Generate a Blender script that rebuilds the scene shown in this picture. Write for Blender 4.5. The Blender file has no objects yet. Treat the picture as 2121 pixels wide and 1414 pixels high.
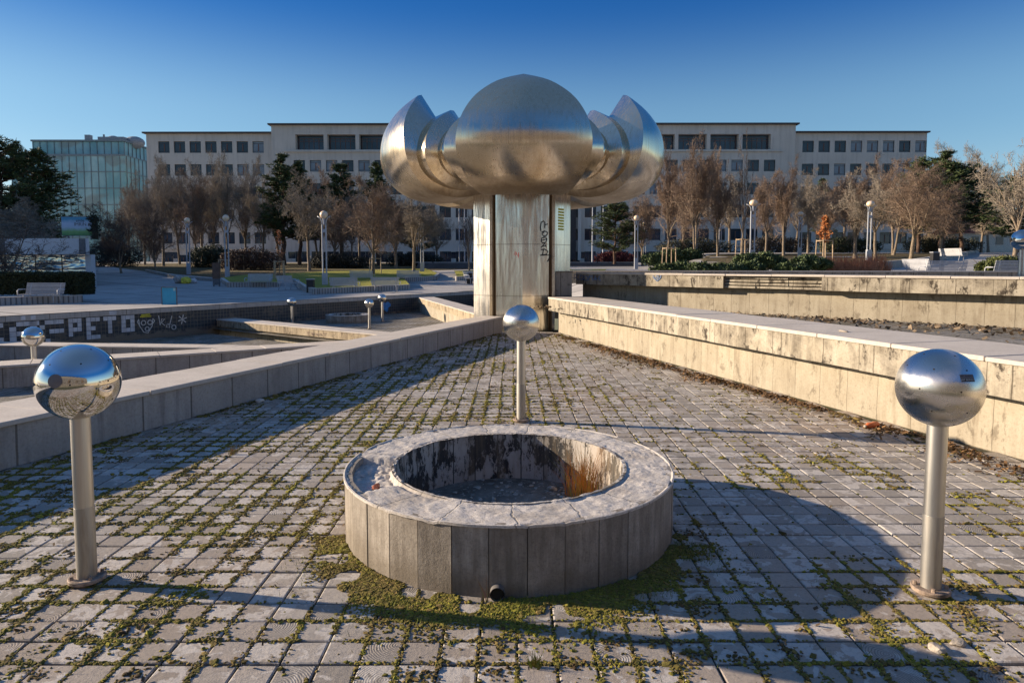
import bpy, bmesh, math, random
import numpy as np
from mathutils import Vector, Matrix
random.seed(7); RNG = np.random.default_rng(11)
scene = bpy.context.scene
COL = scene.collection
R = math.radians

# ------------------------------------------------------------------ camera, sky, sun, exposure
F_PX, CAM_H, CX, YP, YH = 1370.0, 1.72, 1060.0, 640.0, 549.0
PITCH = math.atan((YP - YH) / F_PX)
cam_data = bpy.data.cameras.new('camera')
cam = bpy.data.objects.new('camera', cam_data); COL.objects.link(cam)
cam.location = (0, 0, CAM_H); cam.rotation_euler = (R(90) - PITCH, 0, 0)
cam_data.sensor_width = 36; cam_data.lens = 36 * F_PX / 2121
cam_data.shift_y = -(707 - YP) / 2121
cam_data.clip_start = 0.05; cam_data.clip_end = 3000
scene.camera = cam
SUN_AZ, SUN_EL = R(-79.0), R(16.3)          # azimuth from +Y towards +X
sun_vec = Vector((math.sin(SUN_AZ) * math.cos(SUN_EL), math.cos(SUN_AZ) * math.cos(SUN_EL), math.sin(SUN_EL)))
world = bpy.data.worlds.new('World'); scene.world = world; world.use_nodes = True
wn = world.node_tree
sky = wn.nodes.new('ShaderNodeTexSky'); sky.sky_type = 'NISHITA'; sky.sun_disc = False
sky.sun_elevation = SUN_EL; sky.sun_rotation = SUN_AZ % (2 * math.pi)
sky.altitude = 300; sky.air_density = 1.0; sky.dust_density = 0.4; sky.ozone_density = 3.0
# the clear winter sky deepens quickly above the hazy horizon: shoulder against burning out, then a tint by elevation
def wmix(mode, a, b):
    nd = wn.nodes.new('ShaderNodeMixRGB'); nd.blend_type = mode; nd.inputs[0].default_value = 1
    for i_, v_ in ((1, a), (2, b)):
        if isinstance(v_, tuple): nd.inputs[i_].default_value = v_
        else: wn.links.new(v_, nd.inputs[i_])
    return nd.outputs[0]
sk_p = wmix('MULTIPLY', sky.outputs[0], (.143, .143, .143, 1))
sk_q = wmix('DIVIDE', sk_p, wmix('ADD', wmix('MULTIPLY', sk_p, (.5, .5, .5, 1)), (1, 1, 1, 1)))
sk_tc = wn.nodes.new('ShaderNodeTexCoord'); sk_sx = wn.nodes.new('ShaderNodeSeparateXYZ'); wn.links.new(sk_tc.outputs['Generated'], sk_sx.inputs[0])
sk_r = wn.nodes.new('ShaderNodeValToRGB'); sk_r.color_ramp.interpolation = 'EASE'
for k_, (p_, c_) in enumerate(((0.0, (.88, .90, .90)), (.20, (.64, .81, .90)), (.37, (.10, .38, .76)), (.58, (.40, .62, .95)), (1.0, (.92, .97, 1.0)))):
    e_ = sk_r.color_ramp.elements[0] if k_ == 0 else (sk_r.color_ramp.elements[len(sk_r.color_ramp.elements) - 1] if k_ == 4 else sk_r.color_ramp.elements.new(p_))
    e_.position = p_; e_.color = (*c_, 1)
wn.links.new(sk_sx.outputs[2], sk_r.inputs[0])
wn.links.new(wmix('MULTIPLY', wmix('MULTIPLY', sk_q, sk_r.outputs[0]), (4.05, 4.05, 4.05, 1)), wn.nodes['Background'].inputs[0])
wn.nodes['Background'].inputs[1].default_value = 0.15
sun = bpy.data.lights.new('sun', 'SUN'); sun.energy = 3.85; sun.angle = R(0.53); sun.color = (1.0, 0.82, 0.61)
sun_o = bpy.data.objects.new('sun', sun); COL.objects.link(sun_o)
sun_o.rotation_euler = (-sun_vec).to_track_quat('-Z', 'Y').to_euler(); sun_o.location = (-60, 15, 40)
scene.view_settings.view_transform = 'Standard'; scene.view_settings.look = 'None'
scene.view_settings.exposure = 1.3; scene.view_settings.gamma = 1

# ------------------------------------------------------------------ helpers
def ray(px, py):
    u = (px - CX) / F_PX; v = (YP - py) / F_PX
    return Vector((u, math.cos(PITCH) + v * math.sin(PITCH), -math.sin(PITCH) + v * math.cos(PITCH)))
def onz(px, py, z=0.0):
    r = ray(px, py); t = (z - CAM_H) / r.z
    return Vector((0, 0, CAM_H)) + t * r
def at(px, py, Y):
    r = ray(px, py); return Vector((0, 0, CAM_H)) + (Y / r.y) * r
def interp(x, xs, ys): return float(np.interp(x, xs, ys))
def sstep(a, b, x):
    t = min(1, max(0, (x - a) / (b - a))); return t * t * (3 - 2 * t)
def hgt(x, y):
    left = interp(y, [34, 42, 46, 54, 60, 70, 80, 100, 130, 400], [-.05, 0, .12, .5, .75, 1.2, 1.6, 2.1, 2.4, 3])
    rl = interp(y, [0, 20, 30, 34, 40, 60, 75, 100, 130, 400], [1.0, 1.0, .95, 1.05, 1.2, 1.3, 1.6, 2.1, 2.4, 3])
    rh = interp(y, [0, 20, 30, 34, 38, 46, 64, 80, 110, 200, 400], [1.0, 1.0, .95, 1.1, 1.48, 1.88, 2.5, 3.2, 3.8, 4.4, 5])
    s = x / max(y, 8.0)
    r = rl + (rh - rl) * sstep(.20, .30, s)
    if y < 10: left = left + 0
    return left + (r - left) * sstep(0.0, 5.0, x)
def ground(px, py):
    r = ray(px, py); o = Vector((0, 0, CAM_H)); t = 18.0
    while t < 300:
        p = o + r * t
        if p.z <= hgt(p.x, p.y): return p
        t += .1
    return o + r * 110
def foot(px, Y):
    x = (px - CX) / F_PX * Y * (math.cos(PITCH) + 0.0)
    x = at(px, YH, Y).x
    return Vector((x, Y, hgt(x, Y)))

class MB:
    def __init__(s): s.v = []; s.f = []; s.uv = []; s.mi = []; s.has_uv = False
    def add(s, vs, fs, uvs=None, mi=0):
        n = len(s.v); s.v += [tuple(p) for p in vs]
        for i, fc in enumerate(fs):
            s.f.append(tuple(n + k for k in fc)); s.mi.append(mi)
            s.uv.append(uvs[i] if uvs else None)
        if uvs: s.has_uv = True
        return s
    def hexa(s, c, suv=None, mi=0):
        # c: 8 corners, bottom 0-3 ccw, top 4-7 ; suv: (s,d,z) for each corner
        fs = [(3, 2, 1, 0), (4, 5, 6, 7), (0, 1, 5, 4), (1, 2, 6, 5), (2, 3, 7, 6), (3, 0, 4, 7)]
        uv = None
        if suv:
            uv = []
            for k, fc in enumerate(fs):
                if k < 2: uv.append([(suv[i][0], suv[i][1]) for i in fc])
                elif k in (2, 4): uv.append([(suv[i][0], suv[i][2]) for i in fc])
                else: uv.append([(suv[i][1], suv[i][2]) for i in fc])
        return s.add(c, fs, uv, mi)
    def box(s, c, d, rz=0.0, mi=0, mat=None):
        x, y, z = d[0] / 2, d[1] / 2, d[2] / 2
        cs = [(-x, -y, -z), (x, -y, -z), (x, y, -z), (-x, y, -z), (-x, -y, z), (x, -y, z), (x, y, z), (-x, y, z)]
        ca, sa = math.cos(rz), math.sin(rz)
        if mat is not None: w = [Vector(c) + mat @ Vector(p) for p in cs]
        else: w = [(c[0] + p[0] * ca - p[1] * sa, c[1] + p[0] * sa + p[1] * ca, c[2] + p[2]) for p in cs]
        suv = [(p[0], p[1], p[2]) for p in cs]
        return s.hexa(w, suv, mi)
    def tube(s, pts, rad, n=8, caps=True, mi=0):
        pts = [Vector(p) for p in pts]
        if not hasattr(rad, '__len__'): rad = [rad] * len(pts)
        vs, fs = [], []
        prev = None
        for i, p in enumerate(pts):
            d = (pts[min(i + 1, len(pts) - 1)] - pts[max(i - 1, 0)]).normalized()
            a = Vector((0, 0, 1)) if abs(d.z) < .9 else Vector((1, 0, 0))
            u = d.cross(a).normalized() if prev is None else (prev - d * prev.dot(d)).normalized()
            prev = u; w = d.cross(u)
            for k in range(n):
                t = 2 * math.pi * k / n
                vs.append(p + (u * math.cos(t) + w * math.sin(t)) * rad[i])
        for i in range(len(pts) - 1):
            for k in range(n):
                k2 = (k + 1) % n
                fs.append((i * n + k, i * n + k2, (i + 1) * n + k2, (i + 1) * n + k))
        if caps:
            fs.append(tuple(range(n - 1, -1, -1))); fs.append(tuple((len(pts) - 1) * n + k for k in range(n)))
        return s.add(vs, fs, None, mi)
    def lathe(s, prof, n=32, c=(0, 0, 0), mi=0, ph=0.0):
        vs, fs = [], []
        for r, z in prof:
            for k in range(n):
                t = 2 * math.pi * k / n + ph
                vs.append((c[0] + r * math.cos(t), c[1] + r * math.sin(t), c[2] + z))
        for i in range(len(prof) - 1):
            for k in range(n):
                k2 = (k + 1) % n
                fs.append((i * n + k, i * n + k2, (i + 1) * n + k2, (i + 1) * n + k))
        return s.add(vs, fs, None, mi)
    def sphere(s, c, r, nu=32, nv=18, sc=(1, 1, 1), mi=0):
        vs = [(c[0], c[1], c[2] - r * sc[2])]; fs = []
        for j in range(1, nv):
            a = -math.pi / 2 + math.pi * j / nv
            for k in range(nu):
                t = 2 * math.pi * k / nu
                vs.append((c[0] + r * sc[0] * math.cos(a) * math.cos(t), c[1] + r * sc[1] * math.cos(a) * math.sin(t), c[2] + r * sc[2] * math.sin(a)))
        vs.append((c[0], c[1], c[2] + r * sc[2])); top = len(vs) - 1
        for k in range(nu):
            k2 = (k + 1) % nu
            fs.append((0, 1 + k2, 1 + k)); fs.append((top, 1 + (nv - 2) * nu + k, 1 + (nv - 2) * nu + k2))
            for j in range(nv - 2):
                fs.append((1 + j * nu + k, 1 + j * nu + k2, 1 + (j + 1) * nu + k2, 1 + (j + 1) * nu + k))
        return s.add(vs, fs, None, mi)
    def ribbon(s, pts, nrm, w, th=.004, mi=0):
        # flat stroke of width w following pts on a surface with normal nrm
        pts = [Vector(p) for p in pts]; n = Vector(nrm).normalized()
        L = []
        for i, p in enumerate(pts):
            d = (pts[min(i + 1, len(pts) - 1)] - pts[max(i - 1, 0)])
            d = d.normalized() if d.length > 1e-6 else Vector((1, 0, 0))
            q = n.cross(d).normalized() * w / 2
            L.append((p + q + n * th, p - q + n * th))
        vs, fs = [], []
        for a, b in L: vs += [a, b]
        for i in range(len(L) - 1): fs.append((2 * i, 2 * i + 1, 2 * i + 3, 2 * i + 2))
        return s.add(vs, fs, None, mi)
    def build(s, name, mat, parent=None, smooth=False, loc=None, sharp=None):
        me = bpy.data.meshes.new(name)
        me.from_pydata(s.v, [], s.f)
        mats = mat if isinstance(mat, (list, tuple)) else [mat]
        for m in mats: me.materials.append(m)
        if len(mats) > 1: me.polygons.foreach_set('material_index', s.mi)
        if s.has_uv:
            ul = me.uv_layers.new(name='UVMap'); flat = []
            for fc, u in zip(s.f, s.uv):
                for k in range(len(fc)): flat += (u[k] if u else (0, 0))
            ul.data.foreach_set('uv', flat)
        if smooth: me.polygons.foreach_set('use_smooth', [True] * len(me.polygons))
        if sharp is not None:
            me.set_sharp_from_angle(angle=R(sharp))
        me.update()
        o = bpy.data.objects.new(name, me); COL.objects.link(o)
        if parent: o.parent = parent
        if loc is not None: o.location = loc
        return o

def mesh_np(name, V, faces_per, nv_face, mat, parent=None, smooth=False, tint=None, uv=None):
    """V (n,3), faces_per int array (m,nv_face)"""
    me = bpy.data.meshes.new(name)
    V = np.asarray(V, np.float32); Fc = np.asarray(faces_per, np.int32)
    me.vertices.add(len(V)); me.vertices.foreach_set('co', V.ravel())
    m = len(Fc); me.loops.add(m * nv_face); me.loops.foreach_set('vertex_index', Fc.ravel())
    me.polygons.add(m); me.polygons.foreach_set('loop_start', np.arange(0, m * nv_face, nv_face, dtype=np.int32))
    me.polygons.foreach_set('loop_total', np.full(m, nv_face, np.int32))
    me.polygons.foreach_set('use_smooth', np.full(m, bool(smooth)))
    me.materials.append(mat)
    if tint is not None:
        a = me.attributes.new('tint', 'FLOAT_COLOR', 'POINT')
        a.data.foreach_set('color', np.asarray(tint, np.float32).ravel())
    if uv is not None:
        ul = me.uv_layers.new(name='UVMap'); ul.data.foreach_set('uv', np.asarray(uv, np.float32).ravel())
    me.update(calc_edges=True); me.validate()
    o = bpy.data.objects.new(name, me); COL.objects.link(o)
    if parent: o.parent = parent
    return o
def tag(o, label=None, cat=None, group=None, kind=None):
    if label: o['label'] = label
    if cat: o['category'] = cat
    if group: o['group'] = group
    if kind: o['kind'] = kind
    return o
def thing(name, label, cat, loc=(0, 0, 0), rz=0.0, group=None):
    o = bpy.data.objects.new(name, None); COL.objects.link(o); o.empty_display_size = .2
    o.location = loc; o.rotation_euler = (0, 0, rz)
    return tag(o, label, cat, group)
def dup(root, loc, rz=0.0, label=None, group=None, scale=None):
    r = root.copy(); COL.objects.link(r); r.location = loc; r.rotation_euler = (0, 0, rz)
    if scale is not None: r.scale = scale
    if label: r['label'] = label
    if group: r['group'] = group
    for ch in list(root.children):
        c = ch.copy(); COL.objects.link(c); c.parent = r
        for g in list(ch.children):
            d = g.copy(); COL.objects.link(d); d.parent = c
    return r

# ------------------------------------------------------------------ materials
class NT:
    def __init__(s, name):
        s.m = bpy.data.materials.new(name); s.m.use_nodes = True; s.t = s.m.node_tree
        s.b = s.t.nodes['Principled BSDF']; s.out = s.t.nodes['Material Output']
    def n(s, typ, **kw):
        nd = s.t.nodes.new('ShaderNode' + typ)
        for k, v in kw.items():
            if k.startswith('i_'): nd.inputs[k[2:].replace('_', ' ')].default_value = v
            else: setattr(nd, k, v)
        return nd
    def l(s, a, b): s.t.links.new(a, b)
    def coord(s, kind='Object', scale=(1, 1, 1), rot=(0, 0, 0)):
        tc = s.n('TexCoord'); mp = s.n('Mapping'); mp.inputs['Scale'].default_value = scale; mp.inputs['Rotation'].default_value = rot
        s.l(tc.outputs[kind], mp.inputs['Vector']); return mp.outputs['Vector']
    def noise(s, vec, scale, detail=5, rough=.6, dist=0.0):
        nd = s.n('TexNoise'); nd.inputs['Scale'].default_value = scale; nd.inputs['Detail'].default_value = detail
        nd.inputs['Roughness'].default_value = rough; nd.inputs['Distortion'].default_value = dist
        s.l(vec, nd.inputs['Vector']); return nd.outputs['Fac']
    def ramp(s, fac, stops):
        nd = s.n('ValToRGB'); e = nd.color_ramp.elements
        e[0].position, e[0].color = stops[0][0], c4(stops[0][1]); e[1].position, e[1].color = stops[-1][0], c4(stops[-1][1])
        for p, c in stops[1:-1]:
            x = e.new(p); x.color = c4(c)
        s.l(fac, nd.inputs['Fac']); return nd.outputs['Color']
    def mix(s, fac, a, b, mode='MIX'):
        nd = s.n('MixRGB', blend_type=mode)
        for inp, v in ((nd.inputs['Fac'], fac), (nd.inputs['Color1'], a), (nd.inputs['Color2'], b)):
            if hasattr(v, 'links') or hasattr(v, 'is_linked'): s.l(v, inp)
            elif isinstance(v, (int, float)): inp.default_value = v
            else: inp.default_value = c4(v)
        return nd.outputs['Color']
    def math(s, op, a, b=None, clamp=False):
        nd = s.n('Math', operation=op, use_clamp=clamp)
        for i, v in enumerate((a, b)):
            if v is None: continue
            if isinstance(v, (int, float)): nd.inputs[i].default_value = v
            else: s.l(v, nd.inputs[i])
        return nd.outputs[0]
    def bump(s, hgt_, strength=.3, dist=.01, prev=None):
        nd = s.n('Bump'); nd.inputs['Strength'].default_value = strength; nd.inputs['Distance'].default_value = dist
        s.l(hgt_, nd.inputs['Height'])
        if prev is not None: s.l(prev, nd.inputs['Normal'])
        return nd.outputs['Normal']
    def fin(s, col=None, rough=None, nrm=None, metal=None):
        for v, k in ((col, 'Base Color'), (rough, 'Roughness'), (nrm, 'Normal'), (metal, 'Metallic')):
            if v is None: continue
            if hasattr(v, 'is_linked'): s.l(v, s.b.inputs[k])
            elif isinstance(v, (int, float)): s.b.inputs[k].default_value = v
            else: s.b.inputs[k].default_value = c4(v)
        return s.m
def c4(c):
    if isinstance(c, (int, float)): return (c, c, c, 1)
    return (c[0], c[1], c[2], 1)

def plain(name, col, rough=.6, metal=0.0, var=.25, scale=6.0, bump=0.0):
    n = NT(name); v = n.coord(); f = n.noise(v, scale)
    c = n.mix(n.ramp(f, [(.35, 0.0), (.65, 1.0)]), tuple(k * (1 - var) for k in col), tuple(min(1, k * (1 + var)) for k in col))
    nr = n.bump(n.noise(v, scale * 8), bump, .01) if bump else None
    return n.fin(c, rough, nr, metal)

def concrete(name, col, dark, streak=.7, joint=None, kind='UV', light=None, rough=.88, rows=None, patch=.0, lo=.46, hi=.62, jw=.012, fine=35, blotch=1.1):
    n = NT(name); v = n.coord(kind)
    fine_f = n.noise(v, fine, 8, .7); mid = n.noise(v, 2.3, 6, .65)
    sv = n.coord(kind, (5.5, .55, 5.5) if kind == 'UV' else (5.5, 5.5, .5))
    st = n.noise(sv, 1.6, 7, .68, .3)
    sm = n.ramp(st, [(lo, 0.0), (hi, 1.0)])
    bl = n.ramp(n.noise(v, blotch, 5, .7), [(.38, 0.0), (.68, 1.0)])
    fac = n.math('MULTIPLY', n.math('MULTIPLY', sm, bl), streak)
    lt = light or tuple(min(1, k * 1.28) for k in col)
    c = n.mix(n.ramp(mid, [(.35, 0.0), (.66, 1.0)]), col, lt)
    c = n.mix(n.math('MULTIPLY', n.ramp(fine_f, [(.3, 1.0), (.52, 0.0)]), .35), c, dark)
    c = n.mix(fac, c, dark)
    if patch:
        pf = n.ramp(n.noise(n.coord(kind, (1, .5, 1)), 5, 9, .75, .3), [(.55, 0.0), (.61, 1.0)])
        c = n.mix(n.math('MULTIPLY', pf, patch), c, (dark[0] * .6, dark[1] * .6, dark[2] * .6))
    hb = n.math('ADD', n.math('MULTIPLY', fine_f, .6), n.math('MULTIPLY', mid, .6))
    nr = n.bump(hb, .45, .012)
    if joint:
        br = n.n('TexBrick'); br.offset = 0; br.squash = 1
        br.inputs['Scale'].default_value = 1; br.inputs['Brick Width'].default_value = joint
        br.inputs['Row Height'].default_value = rows or 50.0; br.inputs['Mortar Size'].default_value = jw
        br.inputs['Mortar Smooth'].default_value = .4
        br.inputs['Color1'].default_value = (.82, .82, .82, 1); br.inputs['Color2'].default_value = (1, 1, 1, 1); br.inputs['Mortar'].default_value = (.2, .17, .14, 1)
        wob = n.mix(.02, v, n.n('TexNoise', i_Scale=3.0).outputs['Color'])
        n.l(wob, br.inputs['Vector'])
        c = n.mix(.75, c, br.outputs['Color'], 'MULTIPLY')
        nr = n.bump(n.math('SUBTRACT', 1.0, br.outputs['Fac']), .5, .01, nr)
    return n.fin(c, rough, nr)

def steel(name, col=(.62, .61, .59), rough=.2, streaks=.0, brushed=.0, scale=(30, 30, 1.2), dirt=.0, seam=0, wob=0, belly_shade=None):
    n = NT(name); v = n.coord('Object', scale); f = n.noise(v, 1.0, 6, .65)
    v2 = n.coord(); f2 = n.noise(v2, 1.3, 5, .6)
    rr = n.math('ADD', n.math('MULTIPLY', n.ramp(f, [(.3, 0.0), (.7, 1.0)]), streaks), rough)
    rr = n.math('ADD', rr, n.math('MULTIPLY', n.ramp(f2, [(.4, 0.0), (.7, 1.0)]), streaks * .6))
    c = n.mix(n.math('MULTIPLY', n.ramp(f, [(.45, 0.0), (.75, 1.0)]), dirt), col, (col[0] * .6, col[1] * .48, col[2] * .33))
    if belly_shade:   # petal bellies darkened: painted shade and some dirt, mutes the column's reflection
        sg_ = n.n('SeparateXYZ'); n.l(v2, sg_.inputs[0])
        gm = n.ramp(n.math('ADD', n.math('SUBTRACT', sg_.outputs[2], belly_shade), n.math('MULTIPLY', n.noise(v2, 2.2, 6, .65), .5)), [(.30, 1.0), (.62, 0.0)])
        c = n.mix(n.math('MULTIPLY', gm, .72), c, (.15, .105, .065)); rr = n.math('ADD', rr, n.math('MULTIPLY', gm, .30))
    nr = None
    if brushed:
        hb = n.math('ADD', n.noise(n.coord('Object', (scale[0] * 4, scale[1] * 4, scale[2] * 2)), 1.0, 3), n.math('MULTIPLY', n.noise(v2, .8, 2), 1.2))
        nr = n.bump(hb, brushed, .006)
    if wob: nr = n.bump(n.noise(n.coord('Object', (2.2, 2.2, .45)), 1.0, 3, .5), wob, .06, nr)
    if seam:
        sp = n.n('SeparateXYZ'); n.l(v2, sp.inputs[0]); fr_ = n.math('FRACT', n.math('ADD', n.math('MULTIPLY', sp.outputs[2], 1 / seam), n.math('MULTIPLY', n.noise(v2, .6, 2), .02)))
        sf = n.ramp(n.math('ABSOLUTE', n.math('SUBTRACT', fr_, .5)), [(.0, 1.0), (.004, 1.0), (.012, 0.0)])
        c = n.mix(n.math('MULTIPLY', sf, .55), c, (.12, .09, .07))
    return n.fin(c, rr, nr, 1.0)

M = {}
M['w_shade'] = concrete('grey_concrete_panel', (.37, .335, .30), (.12, .10, .085), .75, joint=.62, light=(.46, .42, .375), lo=.44, hi=.66)
M['coping'] = concrete('coping_slab', (.50, .445, .385), (.26, .21, .17), .4, light=(.60, .54, .475), lo=.5, hi=.75)
M['fascia'] = concrete('cream_fascia', (.385, .335, .25), (.09, .07, .05), 1.0, joint=.72, light=(.51, .455, .36), lo=.37, hi=.53, patch=1.0, blotch=2.2, jw=.008)
M['w_cream'] = concrete('cream_wall', (.365, .315, .235), (.17, .13, .085), .85, joint=.43, light=(.45, .40, .31), lo=.46, hi=.64, jw=.0035, patch=.55)
M['w_old'] = concrete('stained_wall', (.34, .30, .245), (.07, .06, .05), .9, joint=.42, light=(.44, .39, .32), patch=.6)
n = NT('basin_panel'); v = n.coord(); sx = n.n('SeparateXYZ'); n.l(v, sx.inputs[0])
an = n.math('FLOOR', n.math('MULTIPLY', n.math('ADD', n.math('ARCTAN2', sx.outputs[1], sx.outputs[0]), 20 * math.pi), 34 / (2 * math.pi)))
wn_ = n.n('TexWhiteNoise', noise_dimensions='1D'); n.l(an, wn_.inputs['W'])
c = n.mix(n.ramp(n.noise(v, 4, 7, .7), [(.35, 0.0), (.65, 1.0)]), (.26, .225, .185), (.46, .41, .35))
c = n.mix(n.math('MULTIPLY', wn_.outputs['Value'], .28), c, (.20, .175, .145))
dr = n.ramp(n.noise(n.coord('Object', (9, 9, .9)), 1.4, 7, .7), [(.42, 0.0), (.62, 1.0)])
c = n.mix(n.math('MULTIPLY', dr, .6), c, (.11, .09, .07))
wl_ = n.ramp(n.math('ADD', sx.outputs[2], n.math('MULTIPLY', n.noise(v, 3.2, 6, .65), .35)), [(.24, 1.0), (.32, 0.0)])
c = n.mix(n.math('MULTIPLY', wl_, .55), c, (.15, .12, .085))
ff = n.noise(v, 70, 8, .75); c = n.mix(n.math('MULTIPLY', n.ramp(ff, [(.34, 1.0), (.5, 0.0)]), .45), c, (.09, .075, .06))
M['ring_out'] = n.fin(c, .9, n.bump(n.math('ADD', ff, n.noise(v, 8, 5, .7)), .45, .008))
n = NT('broken_mortar'); v = n.coord()
gr_ = n.noise(v, 90, 8, .8); md = n.noise(v, 9, 8, .75); lg = n.noise(v, 2.5, 4, .6)
c = n.mix(n.ramp(md, [(.38, 0.0), (.6, 1.0)]), (.52, .475, .425), (.64, .59, .54))
c = n.mix(n.math('MULTIPLY', n.ramp(gr_, [(.36, 1.0), (.5, 0.0)]), .7), c, (.17, .14, .11))
c = n.mix(n.math('MULTIPLY', n.ramp(lg, [(.5, 0.0), (.66, 1.0)]), .45), c, (.30, .245, .19))
c = n.mix(n.math('MULTIPLY', n.ramp(n.noise(v, 26, 6, .7), [(.6, 0.0), (.66, 1.0)]), .4), c, (.2, .165, .13))
sx = n.n('SeparateXYZ'); n.l(v, sx.inputs[0]); an = n.math('ADD', n.math('MULTIPLY', n.math('ARCTAN2', sx.outputs[1], sx.outputs[0]), 17 / (2 * math.pi)), n.math('MULTIPLY', n.noise(v, 4, 3), .35))
jf = n.ramp(n.math('ABSOLUTE', n.math('SUBTRACT', n.math('FRACT', n.math('ADD', an, 40.0)), .5)), [(.0, 0.0), (.482, 0.0), (.492, 1.0)])
c = n.mix(n.math('MULTIPLY', jf, .6), c, (.12, .10, .08))
M['ring_top'] = n.fin(c, .95, n.bump(n.math('ADD', n.math('ADD', gr_, md), n.math('MULTIPLY', jf, -.8)), .5, .010))
M['dark'] = plain('dark_gap', (.012, .011, .01), .9)

# ------------------------------------------------------------------ ground sheet (one sheet to the horizon, cut out round the fountain)
FC = Vector((0.27, 18.5))
OUTL = [(-17.3, 22.3), (-11.85, 30.8), (-2.4, 43.9), (1.5, 44), (2.2, 18.6), (9.05, 11.75), (16.2, 4.6), (17.5, 0), (14, -5), (6, -8.2), (-6, -8), (-14, -3.5), (-20, 5), (-21.4, 15.5)]
def outline_r(a):
    d = Vector((math.cos(a), math.sin(a))); best = 1e9
    for i in range(len(OUTL)):
        p = Vector(OUTL[i]) - FC; q = Vector(OUTL[(i + 1) % len(OUTL)]) - FC; e = q - p
        den = d.x * e.y - d.y * e.x
        if abs(den) < 1e-9: continue
        t = (p.x * e.y - p.y * e.x) / den; s = (p.x * d.y - p.y * d.x) / den
        if t > 0 and -1e-6 <= s <= 1 + 1e-6: best = min(best, t)
    return best
angs = sorted(set([2 * math.pi * k / 220 for k in range(220)] + [math.atan2(p[1] - FC.y, p[0] - FC.x) % (2 * math.pi) for p in OUTL]))
NA = len(angs); rings = [0, .5, 1.2, 2.5, 4, 6, 8.5, 11, 14, 17, 20, 24, 28, 33, 38, 44, 50, 58, 66, 76, 88, 105, 130, 170, 240, 400, 900, 2000]
gv, gf = [], []
for e in rings:
    for a in angs:
        r0 = outline_r(a); r = r0 + e if e < 30 else (r0 * max(0, 1 - (e - 30) / 60) + e + 20 * min(1, (e - 30) / 60))
        x, y = FC.x + r * math.cos(a), FC.y + r * math.sin(a); gv.append((x, y, hgt(x, y)))
for i in range(len(rings) - 1):
    for k in range(NA):
        k2 = (k + 1) % NA
        gf.append((i * NA + k, (i + 1) * NA + k, (i + 1) * NA + k2, i * NA + k2))
n = NT('plaza_paving'); v = n.coord('Object', (1, 1, 1), (0, 0, R(33)))
br = n.n('TexBrick'); br.offset = 0; br.inputs['Scale'].default_value = 1; br.inputs['Brick Width'].default_value = 5.2; br.inputs['Row Height'].default_value = 5.2
br.inputs['Mortar Size'].default_value = .09; br.inputs['Color1'].default_value = (1, 1, 1, 1); br.inputs['Color2'].default_value = (.93, .93, .93, 1); br.inputs['Mortar'].default_value = (.34, .33, .33, 1)
n.l(v, br.inputs['Vector'])
br2 = n.n('TexBrick'); br2.inputs['Scale'].default_value = 1; br2.inputs['Brick Width'].default_value = .9; br2.inputs['Row Height'].default_value = .45; br2.inputs['Mortar Size'].default_value = .012
br2.inputs['Color1'].default_value = (1, 1, 1, 1); br2.inputs['Color2'].default_value = (.86, .86, .86, 1); br2.inputs['Mortar'].default_value = (.6, .6, .6, 1); n.l(v, br2.inputs['Vector'])
c = n.mix(n.ramp(n.noise(v, .35, 6, .65), [(.35, 0.0), (.65, 1.0)]), (.38, .355, .33), (.48, .45, .42))
c = n.mix(1.0, n.mix(1.0, c, br.outputs['Color'], 'MULTIPLY'), br2.outputs['Color'], 'MULTIPLY')
M['plaza'] = n.fin(c, .85, n.bump(n.noise(v, 12), .2, .01))
mb = MB(); mb.add(gv, gf); g = mb.build('ground', M['plaza'], smooth=True); g['kind'] = 'structure'

def sheet(name, pxs, mat, dz, lab=None, step=1.2, kind='structure'):
    """a patch of ground given by its corners, draped over the terrain"""
    P = [ground(*p) for p in pxs]
    bm = bmesh.new(); f = bm.faces.new([bm.verts.new((p.x, p.y, 0)) for p in P])
    bmesh.ops.triangulate(bm, faces=[f]); 
    for _ in range(5):
        es = [e for e in bm.edges if e.calc_length() > 2.2]
        if not es: break
        bmesh.ops.subdivide_edges(bm, edges=es, cuts=1); bmesh.ops.triangulate(bm, faces=bm.faces[:])
    for v_ in bm.verts: v_.co.z = hgt(v_.co.x, v_.co.y) + dz
    bmesh.ops.recalc_face_normals(bm, faces=bm.faces[:])
    if sum(f_.normal.z for f_ in bm.faces) < 0: bmesh.ops.reverse_faces(bm, faces=bm.faces[:])
    me = bpy.data.meshes.new(name); bm.to_mesh(me); bm.free(); me.materials.append(mat)
    o = bpy.data.objects.new(name, me); COL.objects.link(o); o['kind'] = kind
    return o
n = NT('lawn_grass'); v = n.coord()
c = n.mix(n.ramp(n.noise(v, .5, 7, .7), [(.35, 0.0), (.65, 1.0)]), (.075, .085, .014), (.125, .118, .02))
c = n.mix(n.math('MULTIPLY', n.ramp(n.noise(v, 9, 4, .7), [(.45, 0.0), (.7, 1.0)]), .6), c, (.045, .05, .012))
c = n.mix(1.0, c, (3.2, 2.9, 1.8), 'MULTIPLY'); M['grass'] = n.fin(c, .9, n.bump(n.noise(v, 30, 5, .8), .9, .06))
n = NT('leaf_strewn_lawn'); v = n.coord()
c = n.mix(n.ramp(n.noise(v, .5, 7, .7), [(.35, 0.0), (.65, 1.0)]), (.075, .07, .018), (.10, .066, .024))
c = n.mix(n.math('MULTIPLY', n.ramp(n.noise(v, 11, 4, .7), [(.5, 0.0), (.66, 1.0)]), .7), c, (.16, .085, .03))
M['grass2'] = n.fin(c, .9, n.bump(n.noise(v, 30, 5, .8), .9, .06))
M['path'] = plain('path_paving', (.30, .28, .265), .85, var=.12, scale=1.5)
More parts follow.
